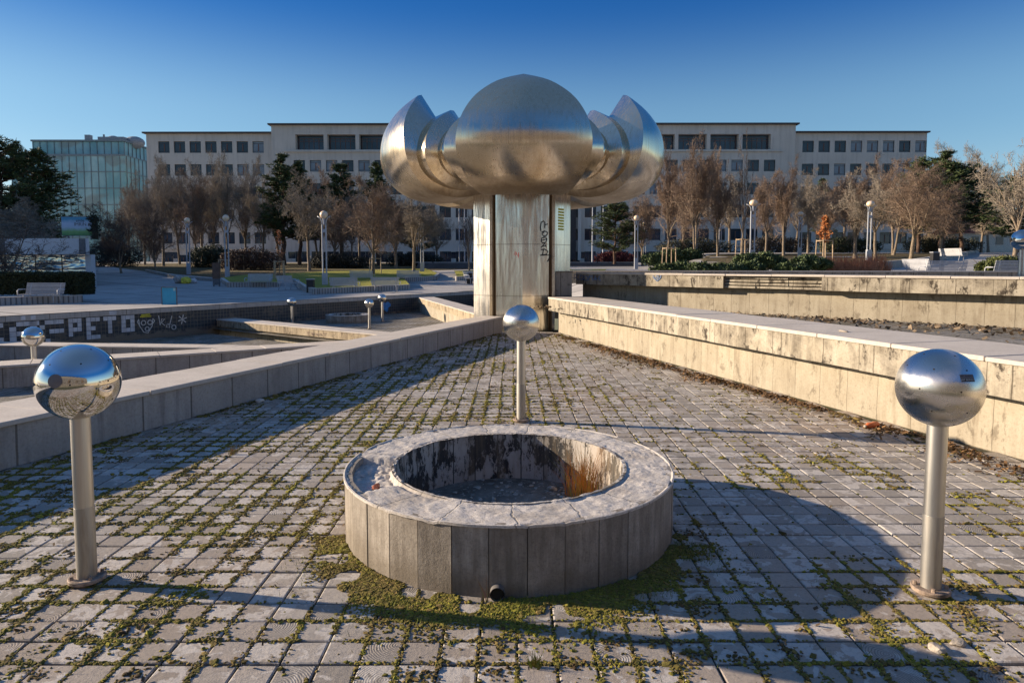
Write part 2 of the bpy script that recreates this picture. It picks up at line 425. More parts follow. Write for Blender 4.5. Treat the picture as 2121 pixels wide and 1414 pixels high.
sheet('lawn', [(250, 556), (310, 563), (420, 573), (470, 577), (560, 571), (700, 565.5), (880, 561), (985, 557.5), (985, 545), (700, 544.5), (400, 545), (200, 547)], M['grass2'], .010)
sheet('lawn', [(1345, 561), (1600, 558), (1790, 556), (1890, 549), (1990, 529), (1985, 522), (1900, 525), (1700, 531), (1500, 536), (1380, 545)], M['grass2'], .010)
sheet('lawn', [(1180, 561.5), (1250, 561.5), (1256, 557.5), (1180, 557.5)], M['grass'], .010)
sheet('lawn', [(1830, 553), (1895, 547), (1990, 531), (1940, 530), (1850, 540)], M['grass'], .016)

# ------------------------------------------------------------------ pool floors
def lerp2(a, b, t): return (a[0] + (b[0] - a[0]) * t, a[1] + (b[1] - a[1]) * t)
W1_IN, W1_DIR = Vector((-0.24, 16.91)), Vector((-4.05, -11.47)).normalized()
B_IN, B_DIR = Vector((.93, 16.9)), Vector((3.29, -10.95)).normalized()
def x_w1(y): return W1_IN.x + (y - W1_IN.y) * W1_DIR.x / W1_DIR.y
def x_b(y): return B_IN.x + (y - B_IN.y) * B_DIR.x / B_DIR.y

n = NT('pool_tile'); at_ = n.n('Attribute', attribute_name='tint'); sep = n.n('SeparateColor'); n.l(at_.outputs['Color'], sep.inputs['Color'])
v = n.coord(); uvv = n.coord('UV')
base = n.mix(sep.outputs['Red'], (.27, .24, .205), (.39, .352, .31))
big = n.noise(v, .33, 4, .6)
base = n.mix(n.math('MULTIPLY', n.ramp(big, [(.42, 0.0), (.62, 1.0)]), .75), base, (.36, .27, .20))
pn = n.math('ADD', n.noise(v, 9, 6, .62, .6), n.math('MULTIPLY', n.math('SUBTRACT', sep.outputs['Blue'], .5), .22))
peel = n.ramp(pn, [(.535, 0.0), (.565, 1.0)])
base = n.mix(n.math('MULTIPLY', peel, .75), base, (.56, .515, .465))
base = n.mix(n.math('MULTIPLY', n.ramp(n.noise(v, 45, 6, .75), [(.5, 0.0), (.72, 1.0)]), .5), base, (.09, .08, .065))
wv = n.n('TexWave', wave_type='RINGS', rings_direction='Z'); wv.inputs['Scale'].default_value = 4.6; wv.inputs['Distortion'].default_value = 3.5; wv.inputs['Detail'].default_value = 2; wv.inputs['Detail Scale'].default_value = 1.0
n.l(uvv, wv.inputs['Vector'])
ringm = n.ramp(sep.outputs['Green'], [(.82, 0.0), (.88, 1.0)])
hh = n.math('MULTIPLY', wv.outputs['Fac'], ringm)
base = n.mix(n.math('MULTIPLY', n.math('MULTIPLY', ringm, n.ramp(wv.outputs['Fac'], [(.25, 1.0), (.5, 0.0)])), .5), base, (.08, .075, .07))
nr = n.bump(hh, .35, .004); nr = n.bump(n.noise(v, 24, 8, .75), .5, .010, nr)
M['tile'] = n.fin(base, .8, nr)
n = NT('joint_dirt'); v = n.coord()
c = n.mix(n.ramp(n.noise(v, 3, 6, .7), [(.42, 0.0), (.6, 1.0)]), (.05, .045, .03), (.062, .07, .014))
M['joint'] = n.fin(c, .95, n.bump(n.noise(v, 50), .8, .01))

TS = .172
def build_tiles(name, inside, x0, x1, y0, y1, z, ts=TS, gap=.007, skew=0.0):
    V, F, T, U = [], [], [], []
    rg = random.Random(3)
    ny = int((y1 - y0) / ts); nx = int((x1 - x0) / ts); k = 0
    for j in range(ny):
        rowoff = rg.uniform(-.004, .004)
        for i in range(nx):
            cx, cy = x0 + (i + .5) * ts, y0 + (j + .5) * ts + rowoff
            if not inside(cx, cy): continue
            g2 = gap / 2 + rg.uniform(0, .003); hx = ts / 2 - g2; hy = ts / 2 - g2 - rg.uniform(0, .002)
            dz = rg.gauss(0, .0012); tx, ty = rg.gauss(0, .005), rg.gauss(0, .005); rot = rg.gauss(0, .008)
            ca, sa = math.cos(rot), math.sin(rot); b = .006
            tv = (rg.random(), rg.random(), rg.random(), 1); ou, ov = rg.uniform(-.45, .45), rg.uniform(-.45, .45)
            loc = []
            for (zz, s_) in ((-.02, 0), (-.004, 0), (0, b)):
                for sx, sy in ((-1, -1), (1, -1), (1, 1), (-1, 1)):
                    px, py = sx * (hx - s_), sy * (hy - s_)
                    loc.append((px, py, zz))
            for (px, py, zz) in loc:
                V.append((cx + px * ca - py * sa, cy + px * sa + py * ca, z + zz + dz + px * tx + py * ty)); T.append(tv)
            fs = [(8, 9, 10, 11)]
            for q in range(4):
                q2 = (q + 1) % 4; fs.append((4 + q, 4 + q2, 8 + q2, 8 + q)); fs.append((q, q2, 4 + q2, 4 + q))
            for fc in fs:
                F.append([k + q for q in fc])
                for q in fc: U.append((loc[q][0] / ts + ou, loc[q][1] / ts + ov))
            k += 12
    return mesh_np(name, V, F, 4, M['tile'], tint=T, uv=U)
def in_front(x, y): return x_w1(y) - .05 < x < x_b(y) + .22 and y < 17.2 and (x * 1.0 + .02) ** 2 + (y - 4.4) ** 2 > 1.0
t = build_tiles('pool_floor', in_front, -7.2, 7.2, -1.2, 17.2, 0.0); t['kind'] = 'structure'
mb = MB()
mb.add([(-20, -8.2, -.013), (18.2, -8.2, -.013), (18.2, 1, -.013), (-20, 1, -.013)], [(0, 1, 2, 3)])
mb.add([(x_w1(1) - .3, 1, -.013), (x_b(1) + .4, 1, -.013), (1.2, 18, -.013), (-.6, 18, -.013)], [(0, 1, 2, 3)])
o = mb.build('pool_bed', M['joint']); o['kind'] = 'structure'
n = NT('far_pool_tile'); v = n.coord(); br = n.n('TexBrick'); br.offset = 0; br.inputs['Scale'].default_value = 1; br.inputs['Brick Width'].default_value = .18; br.inputs['Row Height'].default_value = .18; br.inputs['Mortar Size'].default_value = .012
br.inputs['Color1'].default_value = (1, 1, 1, 1); br.inputs['Color2'].default_value = (.75, .75, .75, 1); br.inputs['Mortar'].default_value = (.3, .28, .2, 1); n.l(v, br.inputs['Vector'])
c = n.mix(n.ramp(n.noise(v, 1.1, 7, .7), [(.4, 0.0), (.62, 1.0)]), (.32, .30, .275), (.17, .14, .09))
c = n.mix(n.math('MULTIPLY', n.ramp(n.noise(v, 6, 7, .75), [(.52, 0.0), (.62, 1.0)]), .8), c, (.075, .06, .03))
c = n.mix(1.0, c, br.outputs['Color'], 'MULTIPLY'); M['tile_far'] = n.fin(c, .85, n.bump(n.noise(v, 25, 6, .7), .6, .02))

# ------------------------------------------------------------------ radial walls of the fountain
GW = 'radial walls of the fountain'
def radial_wall(label, pin, pout, nrm, w_in, w_out, ztop, zbase, over, fas_h, body_m, fas_m, slab=1.05, broken=None, cop_t=.045, tail=None):
    """visible face runs pin->pout; nrm points from the visible face towards the back"""
    pin, pout, nrm = Vector(pin), Vector(pout), Vector(nrm).normalized(); L = (pout - pin).length; d = (pout - pin) / L
    if (nrm.x * d.y - nrm.y * d.x) == 0: pass
    root = thing('fountain_wall', label, 'wall', (pin.x, pin.y, zbase), 0, GW)
    def P(s, o, z): 
        q = d * s + nrm * o; return (q.x, q.y, z - zbase)
    def W(s): return w_in + (w_out - w_in) * s / L
    flip = (d.x * nrm.y - d.y * nrm.x) < 0
    def hx(mb, s0, s1, o0, o1, z0, z1, back=0.0, mi=0):
        oa = lambda s: (o1 if o1 is not None else W(s) - back)
        c = [P(s0, o0, z0), P(s1, o0, z0), P(s1, oa(s1), z0), P(s0, oa(s0), z0)]; c += [P(s0, o0, z1), P(s1, o0, z1), P(s1, oa(s1), z1), P(s0, oa(s0), z1)]
        u = [(s0, o0, z0), (s1, o0, z0), (s1, oa(s1), z0), (s0, oa(s0), z0), (s0, o0, z1), (s1, o0, z1), (s1, oa(s1), z1), (s0, oa(s0), z1)]
        if flip:
            idx = [1, 0, 3, 2, 5, 4, 7, 6]; c = [c[i] for i in idx]; u = [u[i] for i in idx]
        mb.hexa(c, u, mi)
    rg = random.Random(int(L * 1000))
    cop = MB(); s = 0.0
    while s < L - .02:
        e = min(L, s + slab * rg.uniform(.92, 1.08)); j = rg.uniform(-.004, .004)
        hx(cop, s + .003, e - .003, -.018 + rg.uniform(-.006, .006), None, ztop - cop_t, ztop + j, -.018)
        s = e
    cp = cop.build('coping', M['coping'], root)
    m = cp.modifiers.new('b', 'BEVEL'); m.width = .006; m.segments = 1
    zf = ztop - cop_t
    if fas_h:
        fa = MB(); s = 0.0; pl = .72
        while s < L - .02:
            e = min(L, s + pl)
            if broken and broken[0] < (s + e) / 2 < broken[1]:
                for q in range(4):
                    hx(fa, s, e, .07 + .03 * rg.random(), over + .08, zf - fas_h * (q + 1) / 4 + .012, zf - fas_h * q / 4 - .012)
            else:
                hx(fa, s + .002, e - .002, rg.uniform(0, .006), over + .08, zf - fas_h + rg.uniform(0, .008), zf - .002)
            s = e
        fa.build('fascia', fas_m, root)
    bo = MB(); hx(bo, 0, L, over, None, zbase - .02, zf - .003, min(over, .1))
    bo.build('wall_body', body_m, root)
    return root, P
def perp(d, sgn): return Vector((-d[1] * sgn, d[0] * sgn))
# wall in front-left (top .41) : visible face towards +x
d = W1_DIR; w1, P1 = radial_wall('long grey wall left of the tiled pool with shaded panels and a pale slab top', W1_IN, W1_IN + W1_DIR * 25.5, (-.943, .333), .55, 1.15, .41, -.6, .012, 0, M['w_shade'], M['fascia'])
# big cream wall on the right
wB, PB = radial_wall('long sunlit cream wall on the right of the tiled pool with a stained overhanging fascia', B_IN, B_IN + B_DIR * 24, (.957, .288), 1.0, 1.36, .905, -.02, .27, .30, M['w_cream'], M['fascia'])
# wall behind it
D_IN, D_OUT = Vector((1.75, 18.12)), Vector((15.2, 4.7)); dd = (D_OUT - D_IN).normalized()
wD, PD = radial_wall('far right cream wall with broken peeling panels and a deep shadow under its overhang', D_IN, D_OUT, (-dd.y, dd.x), .62, .72, 1.52, .63, .30, .28, M['w_cream'], M['fascia'], broken=(4.55, 6.25))
def polar(az, t, ctr=FC):   # az degrees to the left of -y
    a = R(az); return Vector((ctr.x - math.sin(a) * t, ctr.y - math.cos(a) * t))
for az, zt, zb, lab in ((57.5, -.15, -1.2, 'grey wall behind the long left wall, second step down'), (95.2, -.70, -1.35, 'low grey wall in front of the dark mosaic, third step down')):
    a, b = polar(az, 1.5), polar(az, 21.5); dv = (b - a).normalized()
    radial_wall(lab, a, b, (-abs(dv.y) if False else (dv.y), -dv.x) if az < 60 else (dv.y, -dv.x), .55, .95, zt, zb, .012, 0, M['w_shade'], M['fascia'])
a, b = Vector((-1.2, 20.0)), Vector((-15.2, 30.75)); dv = (b - a).normalized()
ax = at(383, 655, 30.6); bx = at(755, 692, 23.0); b = Vector((ax.x, ax.y)); a0 = Vector((bx.x, bx.y)); dv = (b - a0).normalized(); a = a0 - dv * 5
M['fascia_b'] = concrete('weathered_fascia', (.40, .32, .21), (.10, .07, .045), 1.0, joint=.8, light=(.5, .41, .28), lo=.42, hi=.55, patch=.8)
radial_wall('short wall on the left with sunlit scribbled fascia and a shaded end slab', a, b, (dv.y, -dv.x), .7, .95, -.65, -1.4, .12, .27, M['w_cream'], M['fascia_b'])
W4A, W4D = a, dv
p5, q5 = at(985, 650, 25.5), at(865, 616, 39.0); a0, b = Vector((p5.x, p5.y)), Vector((q5.x, q5.y)); dv = (b - a0).normalized(); a = a0 - dv * 4
radial_wall('small sunlit wall running back beside the steel column', a, b, (dv.y, -dv.x), .9, .95, -.16, -1.3, .10, .28, M['w_cream'], M['fascia_b'])
# lower pool floors
def floor_poly(name, pts, z, m=None):
    mb = MB(); mb.add([(p[0], p[1], z) for p in pts], [tuple(range(len(pts)))]); o = mb.build(name, m or M['tile_far']); o['kind'] = 'structure'; return o
pA, pB = polar(19.2, 28), polar(57.5, 28); floor_poly('pool_floor', [(FC.x, FC.y), pB, pA], -.58)
pA, pB = polar(57.5, 30), polar(95.2, 30); floor_poly('pool_floor', [(FC.x, FC.y), pB, pA], -1.15)
floor_poly('pool_floor', [(FC.x, FC.y), (-26, 38), polar(95.2, 32)], -1.22)
floor_poly('pool_floor', [(FC.x, FC.y), (2.0, 44), (-2.4, 44), (-13, 32), (-19, 33.3)], -1.04)
e1 = B_IN + B_DIR * 26; floor_poly('pool_floor', [(1.3, 17.9), (e1.x, e1.y), (19, 0), (16, 4.3)], .66)
# outer wall of the fountain with the dark tile mosaic
a, b = Vector((-21.4, 15.6)), Vector((-17.25, 22.2)); 
root = thing('fountain_wall', 'outer pool wall of dark blue tiles with white pixel letters along the plaza', 'wall', (-17.25, 22.2, -1.3), 0, GW)
n = NT('dark_mosaic_tile'); v = n.coord('UV'); br = n.n('TexBrick'); br.offset = 0; br.inputs['Scale'].default_value = 1; br.inputs['Brick Width'].default_value = .155; br.inputs['Row Height'].default_value = .155; br.inputs['Mortar Size'].default_value = .007
br.inputs['Color1'].default_value = (.016, .022, .032, 1); br.inputs['Color2'].default_value = (.03, .042, .055, 1); br.inputs['Mortar'].default_value = (.16, .14, .11, 1); n.l(v, br.inputs['Vector'])
sep2 = n.n('SeparateXYZ'); n.l(n.coord('UV'), sep2.inputs[0])
low = n.math('ADD', n.math('ADD', sep2.outputs[1], .95), n.noise(v, 2.2, 7, .7))
fallen = n.ramp(low, [(.42, 1.0), (.52, 0.0)])
fall2 = n.ramp(n.noise(v, 1.1, 8, .72), [(.56, 0.0), (.6, 1.0)])
c = n.mix(fallen, br.outputs['Color'], (.17, .14, .105)); c = n.mix(n.math('MULTIPLY', fall2, .7), c, (.13, .11, .085))
M['mosaic'] = n.fin(c, .45, n.bump(n.math('SUBTRACT', 1.0, br.outputs['Fac']), .5, .006))
segs = [(-21.4, 15.6), (-17.25, 22.2), (-11.8, 30.7), (-2.35, 43.8), (1.6, 43.95)]
M['rim'] = concrete('plaza_rim_slab', (.46, .42, .38), (.18, .15, .13), .6, joint=1.3, light=(.55, .51, .46))
body, rim = MB(), MB(); u0 = 0
for i in range(len(segs) - 1):
    p, q = Vector(segs[i]), Vector(segs[i + 1]); L = (q - p).length; dv = (q - p) / L; nn = Vector((dv.y, -dv.x))  # towards the pool
    for mbx, o0, o1, z0, z1 in ((body, 0.02, .30, -1.35, -.20), (rim, .012, .42, -.2, 0.012)):
        # o measured from face away from the pool
        f0, f1 = p - nn * 0, q - nn * 0
        A = lambda s, o, z: (p.x + dv.x * s - nn.x * o - root.location.x, p.y + dv.y * s - nn.y * o - root.location.y, z - root.location.z)
        if mbx is rim: o0 = -.03
        cc = [A(0, o0, z0), A(L, o0, z0), A(L, o1, z0), A(0, o1, z0), A(0, o0, z1), A(L, o0, z1), A(L, o1, z1), A(0, o1, z1)]
        uu = [(u0, o0, z0), (u0 + L, o0, z0), (u0 + L, o1, z0), (u0, o1, z0), (u0, o0, z1), (u0 + L, o0, z1), (u0 + L, o1, z1), (u0, o1, z1)]
        mbx.hexa(cc, uu)
    u0 += L
body.build('mosaic_face', M['mosaic'], root); rim.build('rim_slab', M['rim'], root)
# white tile letters set into the mosaic (pixel blocks), on the second segment
M['white_tile'] = plain('white_tile', (.58, .59, .62), .5, var=.2, scale=4)
p, q = Vector(segs[1]), Vector(segs[2]); dv = (q - p).normalized(); nn = Vector((dv.y, -dv.x))
def s_on_face(px):
    r = ray(px, 650); k = r.x / r.y    # x = k*y
    # p + dv*s : px = k*py
    return (k * p.y - p.x) / (dv.x - k * dv.y)
LET = [(-22, '111/100/100/111/001', 27), (17, '0111/1001/1111/1001/1100', 58), (58, '1101/0010/0000/0010/0001', 44), (100, '111/000/111/000/000', 31), (140, '111/101/111/100', 28), (177, '111/100/110/100/111', 29), (213, '111/010/010/010', 27), (250, '111/101/101/111', 28)]
lt = MB()
for px0, pat, wpx in LET:
    rows = pat.split('/'); nc = len(rows[0])
    sA, sB = s_on_face(px0), s_on_face(px0 + wpx); cw = (sB - sA) / nc; chh = .165
    for j, row in enumerate(rows):
        for i, ch in enumerate(row):
            if ch == '1':
                s0, s1 = sA + i * cw, sA + (i + 1) * cw; z1 = -.225 - j * chh; z0 = z1 - chh
                A = lambda s, o, z: (p.x + dv.x * s + nn.x * o - root.location.x, p.y + dv.y * s + nn.y * o - root.location.y, z - root.location.z)
                cc = [A(s0 + .006, .0, z0 + .006), A(s1 - .006, .0, z0 + .006), A(s1 - .006, -.03, z0 + .006), A(s0 + .006, -.03, z0 + .006)]
                cc += [A(s0 + .006, .0, z1 - .006), A(s1 - .006, .0, z1 - .006), A(s1 - .006, -.03, z1 - .006), A(s0 + .006, -.03, z1 - .006)]
                lt.hexa(cc)
for px0, px1 in ((41, 51), (62, 72), (225, 240)):
    s0, s1 = s_on_face(px0), s_on_face(px1)
    cc = [A(s0, .036, -.17), A(s1, .036, -.17), A(s1, .0, -.17), A(s0, .0, -.17), A(s0, .036, -.03), A(s1, .036, -.03), A(s1, .0, -.03), A(s0, .0, -.03)]; lt.hexa(cc)
lt.build('letter_tiles', M['white_tile'], root)
# chalky graffiti face, scrawl and star
M['chalk'] = plain('white_paint', (.6, .6, .58), .7); M['yellow_p'] = plain('yellow_paint', (.62, .55, .03), .6)
gr = MB(); cen = s_on_face(302); sc_ = .34
def G(u, w): return (p.x + dv.x * (cen + u) + nn.x * .004 - root.location.x, p.y + dv.y * (cen + u) + nn.y * .004 - root.location.y, w - .62 - root.location.z)
def stroke(mb, pts, w=.035, n_=nn, th=.004): mb.ribbon([G(*q_) for q_ in pts], (n_.x, n_.y, 0), w, th)
def circ(cx_, cy_, r, n_=12, ry=None): return [(cx_ + r * math.cos(2 * math.pi * k / n_), cy_ + (ry or r) * math.sin(2 * math.pi * k / n_)) for k in range(n_ + 1)]
stroke(gr, [(-.3, .2), (-.28, -.05), (-.12, -.32), (.05, -.36), (.22, -.1), (.26, .2)])
stroke(gr, circ(-.12, .05, .09)); stroke(gr, circ(.14, .05, .09)); stroke(gr, circ(.02, -.2, .08)); stroke(gr, [(-.3, .2), (-.36, .1), (-.3, 0)]); stroke(gr, [(.26, .2), (.33, .1), (.25, 0)])
stroke(gr, [(.5, .3), (.55, -.1), (.62, .15), (.75, .15), (.6, 0), (.75, -.12)]); stroke(gr, [(.85, -.05), (.8, -.2), (.95, -.22), (.9, -.05)]); stroke(gr, [(1.05, .25), (.95, -.1), (1.05, -.1)]); stroke(gr, circ(1.12, -.22, .09)); 
for k in range(3):
    a_ = k * math.pi / 3 + .3; stroke(gr, [(1.5 + .2 * math.cos(a_), .08 + .2 * math.sin(a_)), (1.5 - .2 * math.cos(a_), .08 - .2 * math.sin(a_))], .04)
gr.build('graffiti', M['chalk'], root)
gy = MB(); stroke(gy, [(-.24, .3), (.2, .3)], .05); stroke(gy, [(-.2, .36), (.16, .38)], .05); gy.build('graffiti', M['yellow_p'], root)

# scribbles: blue names and a heart on the far right wall, a tag on the small sunlit wall, a blue blot on the rim wall
M['blue_p'] = plain('blue_spray_paint', (.07, .16, .36), .6); M['brown_p'] = plain('brown_marker', (.14, .08, .06), .6)
def on_plane(px, py, p0, nv, root_):
    r = ray(px, py); o_ = Vector((0, 0, CAM_H)); t_ = (Vector(p0) - o_).dot(nv) / r.dot(nv); return o_ + r * t_ - root_.location
nD = Vector((dd.y, -dd.x, 0)).normalized(); pD = (D_IN.x, D_IN.y, 1.3)
gd = MB()
for st in ([(1189, 580), (1190, 568), (1196, 570), (1192, 575), (1199, 580)], [(1202, 570), (1201, 578), (1207, 579), (1208, 571), (1202, 570)], [(1212, 571), (1209, 578), (1216, 581), (1218, 574), (1214, 571)], [(1221, 569), (1219, 581)], [(1220, 575), (1226, 570), (1228, 581)], [(1230, 581), (1233, 571), (1236, 581)], [(1231, 577), (1236, 577)], [(1243, 571), (1239, 576), (1244, 581)],
           [(1361, 582), (1353, 574), (1353, 569), (1358, 568), (1361, 572), (1365, 568), (1369, 570), (1368, 575), (1361, 582)], [(1357, 573), (1361, 577), (1365, 572)]):
    gd.ribbon([on_plane(q[0], q[1], pD, nD, wD) for q in st], nD, .022, .012)
gd.build('graffiti', M['blue_p'], wD)
w4r = [o_ for o_ in COL.objects if o_.get('label', '').startswith('short wall on the left')][0]
n4 = Vector((-W4D.y, W4D.x, 0)).normalized(); 
if n4.y > 0: n4 = -n4
p4 = (W4A.x, W4A.y, -.8); gd = MB()
for st in ([(636, 690), (640, 686), (637, 694), (642, 694)], [(645, 690), (648, 694), (650, 690), (645, 690)], [(653, 695), (654, 690), (658, 695), (659, 690)], [(661, 695), (663, 690), (666, 695)], [(669, 690), (674, 690), (671, 695)]):
    gd.ribbon([on_plane(q[0], q[1], p4, n4, w4r) for q in st], n4, .03, .012)
gd.build('graffiti', M['brown_p'], w4r)
p6, q6 = Vector(segs[2]), Vector(segs[3]); d6 = (q6 - p6).normalized(); n6 = Vector((d6.y, -d6.x, 0)); gd = MB()
cb = on_plane(799, 634, (p6.x, p6.y, 0), n6, root); t6 = Vector((d6.x, d6.y, 0)); vs = []
for k in range(18):
    a_ = 2 * math.pi * k / 18; r_b = .26 + .06 * math.sin(3 * a_) + .04 * math.cos(5 * a_); vs.append(cb + t6 * math.cos(a_) * r_b * 1.2 + Vector((0, 0, math.sin(a_) * r_b)) + n6 * .008)
gd.add(vs, [tuple(range(18))]); gd.build('graffiti', plain('bright_blue_paint', (.03, .20, .50), .5), root)
# pedestal block by the column, right-hand outer rim, rear enclosure behind the camera
r_ = thing('concrete_block', 'square grey concrete block against the right side of the steel column', 'block', (1.30, 17.85, .3))
mb = MB(); mb.box((0, 0, .615), (.58, .6, 1.23)); mb.box((0, 0, 1.245), (.62, .64, .03)); mb.build('block_body', M['w_old'], r_)
r_ = thing('pool_rim', 'low dark rim of the upper pool along the right plaza', 'wall', (14, 22.5, 1.1))
mb = MB(); mb.box((0, 0, .17), (26, .5, .42), R(-9)); mb.build('rim_body', M['w_old'], r_); mb = MB(); mb.box((0, 0, .40), (26, .56, .04), R(-9)); mb.build('coping', M['coping'], r_)
r_ = thing('outer_wall', 'outer wall of the tiled pool behind the viewer', 'wall', (0, -7.9, -.02))
mb = MB(); mb.box((0, 0, .5), (30, .5, 1.0)); mb.build('wall_body', M['w_cream'], r_)

# ------------------------------------------------------------------ the steel flower on its column
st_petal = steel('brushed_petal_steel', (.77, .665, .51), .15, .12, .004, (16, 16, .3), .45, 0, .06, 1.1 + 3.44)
st_col = steel('column_steel', (.68, .655, .62), .12, .16, .012, (10, 10, .4), .6, 1.35, .55)
M['grime_shade_steel'] = steel('grimy_shaded_groove_steel', (.22, .165, .115), .35, .1, .0, (10, 10, .5), .7)  # hub and groove colour holds dirt plus painted recess shade
ft = thing('flower_fountain', 'giant stainless steel flower sculpture with nested petals on a ribbed column', 'sculpture', (FC.x, FC.y, -1.1))
ZO = 1.1
PR = [(1.05, 3.86, .60), (1.55, 3.60, .72), (2.15, 3.455, .87), (2.78, 3.455, 1.05), (3.30, 3.62, 1.25), (3.66, 3.95, 1.43), (3.82, 4.33, 1.53), (3.84, 4.72, 1.51), (3.74, 5.16, 1.36), (3.47, 5.60, 1.06), (3.10, 5.95, .60), (2.775, 6.16, .0)]
def cr(pts, n):
    P = np.array(pts); t = np.linspace(0, len(P) - 1, n); out = []
    for x in t:
        i = min(int(x), len(P) - 2); f = x - i
        p0, p1, p2, p3 = P[max(i - 1, 0)], P[i], P[i + 1], P[min(i + 2, len(P) - 1)]
        out.append(.5 * ((2 * p1) + (-p0 + p2) * f + (2 * p0 - 5 * p1 + 4 * p2 - p3) * f * f + (-p0 + 3 * p1 - 3 * p2 + p3) * f ** 3))
    return np.array(out)
PROF = cr(PR, 44); PROF[:, 2] = np.maximum(PROF[:, 2], 0)
A0 = np.array([.95, 3.50])
def layer_pt(prof, sr, sz, dl, inner=1.0, dz=0.0):
    r, z = prof[:, 0], prof[:, 1]
    rr = A0[0] + (r - A0[0]) * sr * inner; zz = A0[1] + (z - A0[1]) * sz * inner
    h_ = np.clip((z - A0[1]) / (6.16 - A0[1]), 0, 1); rr = rr - dl * h_ ** 2; zz = zz + dz * (1 - h_)
    return rr, zz
def petal_layer(mb, ang, sr, sz, dl, wm, bulge, inner, dz=0.0):
    ro, zo = layer_pt(PROF, sr, sz, dl, 1.0, dz); ri, zi = layer_pt(PROF, sr, sz, dl, inner, dz + .22); w = PROF[:, 2] * wm
    nt, nu = len(PROF), 22
    ca, sa = math.cos(ang), math.sin(ang)
    def put(u, r, z): # petal axis is -Y rotated by ang
        x, y = u, -r; return (x * ca - y * sa, x * sa + y * ca, z + ZO)
    vs, fs = [], []
    for i in range(nt):
        tt = i / (nt - 1); b = bulge * math.sin(math.pi * min(1, .12 + tt * .88)) ** .8 * min(1, w[i] / .9)
        for j in range(nu + 1):
            q = -1 + 2 * j / nu; vs.append(put(w[i] * q, ro[i] - b + b * (1 - abs(q) ** 1.75), zo[i]))
    for i in range(nt - 1):
        for j in range(nu): fs.append((i * (nu + 1) + j, i * (nu + 1) + j + 1, (i + 1) * (nu + 1) + j + 1, (i + 1) * (nu + 1) + j))
    n0 = len(vs)
    for i in range(nt):
        tt = i / (nt - 1); b = bulge * math.sin(math.pi * min(1, .12 + tt * .88)) ** .8 * min(1, w[i] / .9)
        for q in (-1, 1): vs.append(put(w[i] * q * .97, ri[i] - b, zi[i]))
    for i in range(nt - 1):
        a, b_ = n0 + 2 * i, n0 + 2 * i + 2; o0, o1 = i * (nu + 1), (i + 1) * (nu + 1)
        fs.append((o0, o1, b_, a)); fs.append((o0 + nu, a + 1, b_ + 1, o1 + nu)); fs.append((a, b_, b_ + 1, a + 1))
    mb.add(vs, fs)
LAY = [(1, 1, 0, 1.0, .40, .76, 0), (.92, .87, .72, 1.20, .50, .80, .17), (.80, .755, .85, 1.25, .50, .80, .34), (.67, .63, .85, 1.18, .42, .80, .50), (.53, .49, .6, 1.08, .2, .8, .66)]
lab5 = ['front petal with a reflected skyline band', None, None, None, None]
for k in range(5):
    pr = None
    for li, (sr, sz, dl, wm, bu, inn, dz_) in enumerate(LAY):
        mb = MB(); petal_layer(mb, 2 * math.pi * k / 5, sr, sz, dl, wm, bu, inn, dz_)
        if li == 0:
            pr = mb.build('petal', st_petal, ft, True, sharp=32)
        else:
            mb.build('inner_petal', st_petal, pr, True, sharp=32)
# hub under the petals
mb = MB(); mb.lathe([(0.01, 3.3), (.95, 3.3), (1.0, 3.6), (.95, 4.2), (.01, 4.4)], 40, (0, 0, ZO)); mb.build('hub', M['grime_shade_steel'], ft, True, sharp=30)
# column: five stepped wings
def wing(mb, ang, w, re, rc, z0, z1, w1=None, taper=0.0):
    ca, sa = math.cos(ang), math.sin(ang)
    def put(u, r, z): x, y = u, -r; return (x * ca - y * sa, x * sa + y * ca, z + ZO)
    vs, fs = [], []; nz = 2
    for z, t in ((z0, 0), (z1, 1)):
        ww = w * (1 - taper * t)
        for u, r in ((-ww, .2), (-ww, re), (0, rc), (ww, re), (ww, .2)): vs.append(put(u, r, z))
    for j in range(4): fs.append((j, j + 1, 5 + j + 1, 5 + j))
    mb.add(vs, fs)
col = None
wl = MB(); 
for k in range(5):
    m0 = MB(); wing(m0, 2 * math.pi * k / 5, .68, 1.13, 1.38, -1.1, 3.72, taper=-.03); cw_ = m0.build('column_wing', st_col, ft)
    m1 = MB(); wing(m1, 2 * math.pi * k / 5, .71, 1.05, 1.06, -1.1, 3.72); wing(m1, 2 * math.pi * k / 5, .73, .97, .98, -1.1, 3.9)
    m1.build('column_rib', M['grime_shade_steel'], cw_)
